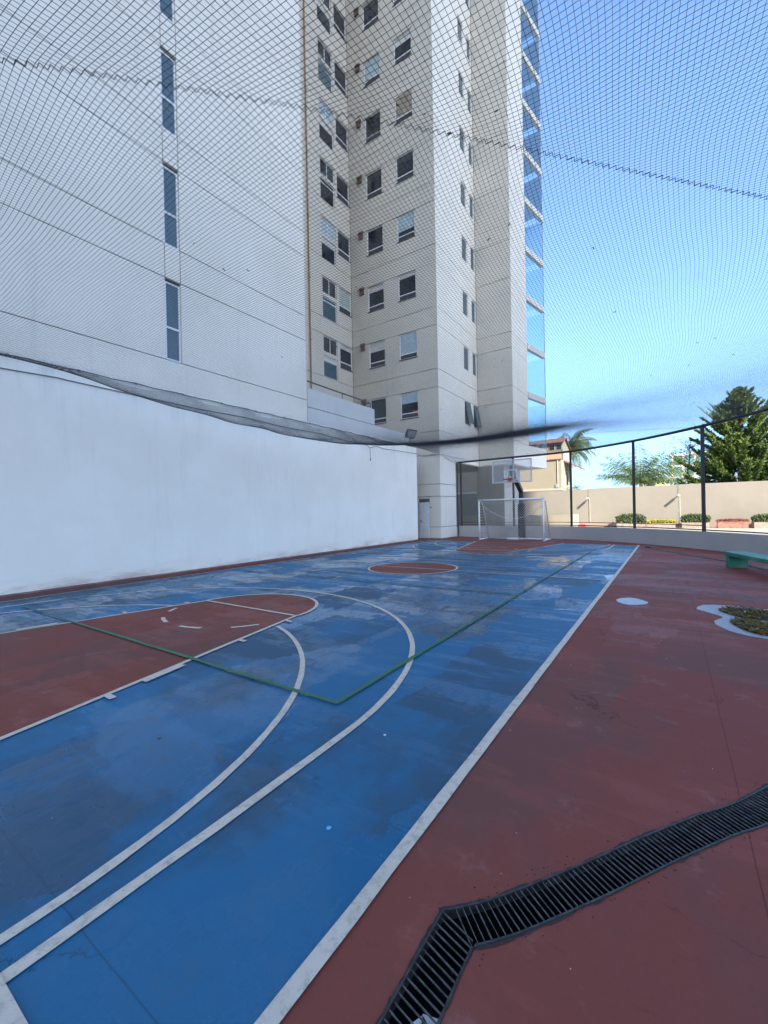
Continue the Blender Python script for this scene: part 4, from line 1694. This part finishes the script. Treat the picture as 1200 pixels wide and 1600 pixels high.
pw = thing('boundary_wall', (0, 36, 0), 'long sunlit pinkish boundary wall behind the planters', 'wall')
for i, (x0, x1) in enumerate(((-30, -13.4), (-13.38, -5.2), (-5.18, .52), (.54, 7.0), (7.02, 14))):
    b = MB()
    b.box(x0, x1, 36.0, 36.3, -.03, 2.93 + (.03 if i > 2 else 0) - (.0 if i > 1 else .05))
    build('wall_bay', b, M['pink_wall'], pw)
b = MB()
b.box(-30, 14, 35.97, 35.999, -.029, .30)
build('painted_base', b, M['pink_base'], pw)
for i, (x, z_) in enumerate(((-5.17, 2.17), (.53, 2.20))):
    lp = thing('wall_lamp', (x, 36, z_), ('grey wall lamp on the boundary wall nearer the cream house' if i == 0 else 'grey wall lamp on the boundary wall nearer the large conifer'), 'wall lamp', 'wall lamps on the boundary wall')
    b = MB()
    b.tube([(x, 36, z_), (x, 35.45, z_ + .03)], .035, 6)
    build('arm', b, M['galv'], lp)
    b = MB()
    b.tube([(x, 35.70, z_ + .0), (x, 35.20, z_ + .0)], .085, 8)
    build('lamp_head', b, M['galv'], lp)
    b = MB()
    b.tube([(x + .05, 35.98, .3), (x + .05, 35.98, z_ - .02)], .03, 6)
    b.tube([(x - .04, 35.98, z_ - .02), (x - .04, 35.98, 2.9)], .012, 5)
    build('conduit', b, M['house_white'], lp)
lw2 = thing('garden_wall', (-8, 34.6, 0), 'low cream wall with a white end block in front of the house', 'wall')
b = MB()
b.box(-16, -6.07, 34.5, 34.8, -.03, .95)
build('wall_body', b, M['house_wall'], lw2)
b = MB()
b.box(-6.068, -5.72, 34.45, 34.85, -.03, .99)
build('end_block', b, M['house_white'], lw2)
b = MB()
b.box(-5.66, -5.25, 34.5, 34.9, -.03, .22)
tag(build('red_block', b, M['rim_red']), 'small red block on the ground past the garden wall end', 'block')


def foliage_mesh(cx, cy, z0, hx, hy, hh, n, rnd_, size, up=.6):
    b = MB()
    for _ in range(n):
        x = cx + rnd_.uniform(-hx, hx)
        y = cy + rnd_.uniform(-hy, hy)
        e = 1 - .35 * abs((x - cx) / hx) ** 3
        zb = z0 + hh * e * rnd_.random() ** .7
        l = rnd_.uniform(*size)
        a = rnd_.uniform(0, 6.28)
        d = Vector((math.cos(a) * (1 - up), math.sin(a) * (1 - up), rnd_.uniform(.2, 1) * up * 1.4)).normalized()
        w = d.cross(Vector((rnd_.uniform(-1, 1), rnd_.uniform(-1, 1), .2))).normalized() * l * .22
        p = Vector((x, y, zb))
        b.quad(p, p + d * l * .5 + w, p + d * l, p + d * l * .5 - w)
    return b


pl_specs = [(-3.2, -1.46, 'shrub', .30, .62, 'planter', 'planter box of tall green shrubs to the left of the yellow flowers'),
            (-1.27, .30, 'yellow_flower', .30, .30, 'planter', 'planter box full of bright yellow flowers'),
            (.66, 2.12, 'shrub', .34, .52, 'planter', 'planter box of green shrubs between yellow flowers and red plants'),
            (2.55, 4.08, 'red_flower', .40, .22, 'planter_red', 'terracotta planter box of dusty red plants'),
            (4.34, 5.9, 'shrub', .36, .46, 'planter', 'planter box of green shrubs to the right of the red plants')]
rp_ = random.Random(12)
for x0, x1, fm, bh, fh, bm_, lab in pl_specs:
    y0, y1 = 34.75, 35.35
    p = thing('planter', ((x0 + x1) / 2, 35.05, -.03), lab, 'planter', 'planters along the boundary wall')
    b = MB()
    b.box(x0, x1, y0, y0 + .05, -.03, bh)
    b.box(x0, x1, y1 - .05, y1, -.03, bh)
    b.box(x0, x0 + .05, y0 + .05, y1 - .05, -.03, bh)
    b.box(x1 - .05, x1, y0 + .05, y1 - .05, -.03, bh)
    build('box', b, M[bm_], p)
    b = MB()
    b.box(x0 + .05, x1 - .05, y0 + .05, y1 - .05, bh - .08, bh - .04)
    build('soil', b, M['soil'], p)
    build('foliage', foliage_mesh((x0 + x1) / 2, 35.05, bh - .06, (x1 - x0) / 2 + .04, .30, fh, 1500 if fm == 'shrub' else 1100, rp_, (.10, .22) if fm == 'shrub' else (.05, .11), .75 if fm == 'shrub' else .4), M[fm], p, 'stuff')
    if fm == 'yellow_flower':
        build('leaves', foliage_mesh((x0 + x1) / 2, 35.05, bh - .06, (x1 - x0) / 2 + .02, .29, fh * .7, 500, rp_, (.08, .14), .6), M['shrub'], p, 'stuff')

# cream house
HB = thing('cream_house', (-9, 40, 0), 'cream two storey house with tiled roof seen past the tower corner', 'house')
HX, HY0, HY1 = -7.93, 40.0, 44.6
b = MB()
b.box(-20, HX, HY0, HY1, -.03, 3.06)
build('lower_wall', b, M['house_wall'], HB)
b = MB()
b.box(-20, HX, HY0 + .02, HY1, 3.24, 5.78)
build('upper_wall', b, M['house_wall'], HB)
b = MB()
b.box(-20, HX + .06, HY0 - .10, HY1, 3.061, 3.239)
build('string_course', b, M['house_white'], HB)
b = MB()
b.box(HX + .002, HX + .03, HY0 + .03, HY1 - .05, 3.25, 5.77)
build('side_wall', b, M['house_white'], HB)
b = MB()
b.box(-20, HX - .05, HY0 + .6, HY1, 5.781, 6.62)
build('attic_wall', b, M['house_pink'], HB)
b = MB()
b.box(-20, HX + .02, HY0 - .12, HY0 + .25, 5.782, 5.86)
build('ledge', b, M['roof_tile'], HB)
# dormer storey with two windows and gable
b = MB()
b.box(-12, -7.9, HY0 + .62, HY1 - .3, 6.621, 7.35)
build('dormer_wall', b, M['house_wall'], HB)
b = MB()
b.poly([(-7.9 + .01, HY0 + .62, 5.79), (-7.9 + .01, HY1 - .3, 5.79), (-7.9 + .01, HY1 - .3, 6.7), (-7.9 + .01, HY0 + 1.5, 7.72), (-7.9 + .01, HY0 + .62, 7.40)])
b.poly([(-7.9 - .02, HY0 + .62, 5.79), (-7.9 - .02, HY1 - .3, 5.79), (-7.9 - .02, HY1 - .3, 6.7), (-7.9 - .02, HY0 + 1.5, 7.72), (-7.9 - .02, HY0 + .62, 7.40)][::-1])
build('gable', b, M['house_white'], HB)
b = MB()
for (ya, za), (yb, zb) in (((HY0 + .25, 7.34), (HY0 + 1.5, 7.80)), ((HY0 + 1.5, 7.80), (HY1, 6.62))):
    b.hexa([(-12, ya, za), (-7.72, ya, za), (-7.72, yb, zb), (-12, yb, zb), (-12, ya, za + .10), (-7.72, ya, za + .10), (-7.72, yb, zb + .10), (-12, yb, zb + .10)])
build('roof', b, M['roof_tile'], HB)
for x0 in (-9.05, -8.45, -10.6, -11.2):
    b = MB()
    b.box(x0, x0 + .52, HY0 + .58, HY0 + .619, 6.70, 7.24)
    wo = build('window', b, M['house_white'], HB)
    b = MB()
    b.box(x0 + .06, x0 + .46, HY0 + .55, HY0 + .578, 6.76, 7.18)
    build('pane', b, M['dark_pane'], wo)
# eaves running right over a porch
b = MB()
b.hexa([(HX, HY0 + 1.0, 5.70), (HX + 1.25, HY0 + 1.0, 5.05), (HX + 1.25, HY1, 5.05), (HX, HY1, 5.70), (HX, HY0 + 1.0, 5.84), (HX + 1.25, HY0 + 1.0, 5.18), (HX + 1.25, HY1, 5.18), (HX, HY1, 5.84)])
build('porch_roof', b, M['roof_tile'], HB)
b = MB()
b.box(HX + .035, HX + .07, HY0 + 1.8, HY0 + 2.7, 3.5, 4.9)
wo = build('window', b, M['house_white'], HB)
b = MB()
b.box(HX + .071, HX + .085, HY0 + 1.88, HY0 + 2.62, 3.58, 4.82)
build('pane', b, M['dark_pane'], wo)
b = MB()
b.tube([(HX - .30, HY0 - .04, 3.3), (HX - .30, HY0 - .04, 5.75)], .05, 6)
build('drainpipe', b, M['house_white'], HB)
b = MB()
b.box(HX - .48, HX - .20, HY0 - .10, HY0 + .0, 3.30, 3.62)
build('meter_box', b, M['galv'], HB)
# pilaster whose shade falls on the lower wall
b = MB()
b.box(-6.6, -6.3, 36.31, 40.0, -.03, 3.0)
build('yard_wall', b, M['house_wall'], HB)

# far buildings
fb = thing('office_block', (2.7, 120, 0), 'distant green glazed office block partly behind sparse leaves', 'building')
b = MB()
b.box(-.1, 7.2, 120, 130, 0, 13.6)
build('block_wall', b, M['concrete_far'], fb)
cols = [(-.05, .55), (1.0, 2.5), (3.1, 4.75), (5.3, 6.9)]
for r_ in range(5):
    for x0, x1 in cols:
        b = MB()
        z0 = .6 + r_ * 2.6
        b.box(x0, x1, 119.88, 119.98, z0, z0 + 2.1)
        build('window', b, M['green_glass'], fb)
fb = thing('yellow_building', (-1.2, 110, 0), 'small distant yellow building between palm and office block', 'building')
b = MB()
b.box(-2.6, .1, 110, 118, 0, 7.5)
build('block_wall', b, M['yellow_wall'], fb)
b = MB()
b.box(-2.75, .2, 109.8, 118, 7.501, 7.75)
build('cornice', b, M['house_white'], fb)
for x0 in (-2.2, -1.35, -.5):
    b = MB()
    b.box(x0, x0 + .4, 109.93, 109.99, 6.2, 7.0)
    build('window', b, M['dark_pane'], fb)
fb = thing('white_building', (-4.2, 112, 0), 'small distant white building beside the yellow one', 'building')
b = MB()
b.box(-4.6, -2.62, 113, 120, 0, 6.7)
b.hexa([(-4.6, 113, 6.7), (-2.62, 113, 6.7), (-2.62, 120, 6.7), (-4.6, 120, 6.7), (-3.7, 113, 7.4), (-2.62, 113, 7.4), (-2.62, 120, 7.4), (-3.7, 120, 7.4)])
build('block_wall', b, M['house_white'], fb)


# ------------------------------------------------------------------ trees
def palm(loc, trunk_h, r_t, frond_l, nf, label, seedv, droop=1.0, tilt0=15, tilt1=118):
    rn = random.Random(seedv)
    p = thing('palm_tree', loc, label, 'palm tree')
    x, y, z0 = loc
    b = MB()
    b.tube([(x + .12 * math.sin(i * .4), y, z0 + trunk_h * i / 10) for i in range(11)], r_t * 1.15, 10, r1=r_t * .8)
    build('trunk', b, M['palm_bark'], p)
    top_ = Vector((x + .12 * math.sin(4), y, z0 + trunk_h))
    for k in range(nf):
        az = k * 2.39996 + rn.uniform(-.2, .2)
        el = math.radians(tilt0 + (tilt1 - tilt0) * ((k + .5) / nf) ** .8 + rn.uniform(-6, 6))
        L = frond_l * rn.uniform(.85, 1.1)
        b = MB()
        ptsf = []
        q = top_.copy()
        n_ = 12
        e = el
        for i in range(n_ + 1):
            ptsf.append(q.copy())
            d = Vector((math.cos(az) * math.sin(e), math.sin(az) * math.sin(e), math.cos(e)))
            q = q + d * (L / n_)
            e += math.radians(7.2) * droop * (.5 + i / n_)
        b.tube(ptsf, .05, 4, r1=.015)
        side = Vector((-math.sin(az), math.cos(az), 0))
        for i in range(2 * n_):
            t_ = (i + 1.5) / (2 * n_ + 1.5)
            j = min(int(t_ * n_), n_ - 1)
            base_ = ptsf[j].lerp(ptsf[j + 1], t_ * n_ - j)
            ax = (ptsf[j + 1] - ptsf[j]).normalized()
            ll_ = frond_l * .24 * math.sin(math.pi * min(1, t_ * .9 + .12)) ** .6
            for sg in (1, -1):
                dd = (side * sg * .85 + ax * .55 + Vector((0, 0, -.65 + rn.uniform(-.3, .2)))).normalized()
                tip = base_ + dd * ll_ * rn.uniform(.8, 1.1) + Vector((0, 0, -.12 * ll_))
                w = ax * .062
                b.quad(base_ - w, base_ + dd * ll_ * .5 - w * .9, tip, base_ + dd * ll_ * .5 + w * .9)
        build('frond', b, M['palm_leaf'], p)
    return p


palm((-10.0, 55, -.5), 9.3, .22, 3.6, 40, 'palm with drooping fronds behind the cream house roof', 5, 1.15)
palm((-2.75, 60, -.5), 4.7, .26, 5.6, 30, 'full crowned palm standing clear behind the boundary wall', 8, .80, 2, 72)


def conifer(loc, h, r, label, seedv):
    rn = random.Random(seedv)
    x, y, z0 = loc
    p = thing('conifer_tree', loc, label, 'conifer')
    b = MB()
    b.tube([(x + .1 * math.sin(i), y, z0 + h * .93 * i / 8) for i in range(9)], .32, 8, r1=.04)
    build('trunk', b, M['bark'], p)
    crown = MB()
    limbs = MB()
    for k in range(270):
        t_ = (k + rn.random()) / 270
        zb = z0 + .5 + (h - 1.0) * t_ ** .95
        rad = r * (1 - t_ ** 1.7) * rn.uniform(.45, 1.18) + .25
        az = k * 2.39996 + rn.uniform(-.5, .5)
        rise = rn.uniform(.15, .75) + .5 * t_
        ptsb = []
        for i in range(7):
            s_ = i / 6
            ptsb.append(Vector((x + math.cos(az) * rad * s_, y + math.sin(az) * rad * s_, zb + rise * rad * (.15 * s_ + .65 * s_ * s_))))
        limbs.tube(ptsb, .035 * (1.2 - t_), 4, r1=.008)
        # feathery sprays
        nsp = int(10 + 9 * rad)
        for i in range(nsp):
            s_ = .25 + .75 * (i / nsp) ** .8
            j = min(int(s_ * 6), 5)
            q = ptsb[j].lerp(ptsb[j + 1], s_ * 6 - j)
            ax = (ptsb[j + 1] - ptsb[j]).normalized()
            for m_ in range(3):
                sd = Vector((-math.sin(az), math.cos(az), 0)) * rn.uniform(-1, 1)
                d = (ax * .9 + sd * .8 + Vector((0, 0, rn.uniform(-.25, .7)))).normalized()
                l = rn.uniform(.28, .62) * (1.15 - .5 * t_)
                w = d.cross(Vector((rn.uniform(-1, 1), rn.uniform(-1, 1), rn.uniform(-1, 1)))).normalized() * l * .13
                crown.quad(q, q + d * l * .45 + w, q + d * l, q + d * l * .45 - w)
                for sgn in (-1, 1):
                    d2 = (d + w.normalized() * .8 * sgn).normalized()
                    q2 = q + d * l * .35
                    w2 = d.cross(d2).normalized() * l * .08
                    crown.quad(q2, q2 + d2 * l * .28 + w2, q2 + d2 * l * .55, q2 + d2 * l * .28 - w2)
    # leader tufts and upswept side plumes
    tufts = [(Vector((x, y, z0 + h - 1.6)), Vector((x, y, z0 + h - .1)), 60)]
    for k in range(9):
        az = rn.uniform(0, 6.28)
        zz_ = z0 + h * rn.uniform(.55, .86)
        rr_ = r * rn.uniform(.45, .8)
        a0 = Vector((x + math.cos(az) * rr_ * .5, y + math.sin(az) * rr_ * .5, zz_ - .7))
        tufts.append((a0, Vector((x + math.cos(az) * rr_ * 1.15, y + math.sin(az) * rr_ * 1.15, zz_ + 1.0)), 70))
    tl_ = [(p_.lerp(q_, i / n_), i / n_) for p_, q_, n_ in tufts for i in range(n_)]
    for q, i in tl_:
        i = i * 60
        a = rn.uniform(0, 6.28)
        d = Vector((math.cos(a) * .5, math.sin(a) * .5, .9)).normalized()
        l = .45 * (1.1 - i / 70)
        w = d.orthogonal().normalized() * l * .15
        crown.quad(q, q + d * l * .5 + w, q + d * l, q + d * l * .5 - w)
    build('limbs', limbs, M['bark'], p)
    build('crown', crown, M['conifer'], p)
    return p


conifer((4.6, 42.5, -.3), 10.9, 3.9, 'large dark green conifer behind the right end of the boundary wall', 3)
conifer((8.6, 44.5, -.3), 9.5, 2.8, 'second dark conifer cut off by the right edge of the view', 6)


def loose_tree(loc, h, r, label, seedv, m, nb, leaf, cat='tree', zf=.3):
    rn = random.Random(seedv)
    x, y, z0 = loc
    p = thing('leafy_tree', loc, label, cat)
    b = MB()
    b.tube([(x + .15 * math.sin(i * .9), y + .1 * math.cos(i), z0 + h * .8 * i / 8) for i in range(9)], .11, 7, r1=.03)
    build('trunk', b, M['bark'], p)
    crown = MB()
    lim = MB()
    for k in range(nb):
        zb = z0 + h * rn.uniform(zf, .85)
        az = rn.uniform(0, 6.28)
        L = r * rn.uniform(.5, 1.1)
        e = rn.uniform(.2, .9)
        tip = Vector((x + math.cos(az) * L, y + math.sin(az) * L, zb + e * L))
        st = Vector((x, y, zb))
        lim.tube([st, st.lerp(tip, .5) + Vector((0, 0, .1)), tip], .025, 4, r1=.006)
        for i in range(leaf):
            s_ = rn.uniform(.35, 1.05)
            q = st.lerp(tip, s_) + Vector((rn.gauss(0, .18), rn.gauss(0, .18), rn.gauss(0, .16)))
            a = rn.uniform(0, 6.28)
            d = Vector((math.cos(a), math.sin(a), rn.uniform(-1, .4))).normalized()
            l = rn.uniform(.10, .22)
            w = d.orthogonal().normalized() * l * .25
            crown.quad(q, q + d * l * .5 + w, q + d * l, q + d * l * .5 - w)
    build('limbs', lim, M['bark'], p)
    build('crown', crown, M[m], p)


loose_tree((1.5, 46, -.3), 8.3, 2.0, 'thin brownish leaved tree in front of the distant office block', 21, 'thin_leaf', 42, 26)
loose_tree((8.0, 52, -.3), 7.2, 2.6, 'purple blossoming tree behind the conifer', 22, 'purple_leaf', 50, 40)
loose_tree((-6.9, 38.5, -.03), 3.45, .75, 'small leafy shrub showing over the wall beside the house', 23, 'shrub', 26, 26, 'shrub', .55)
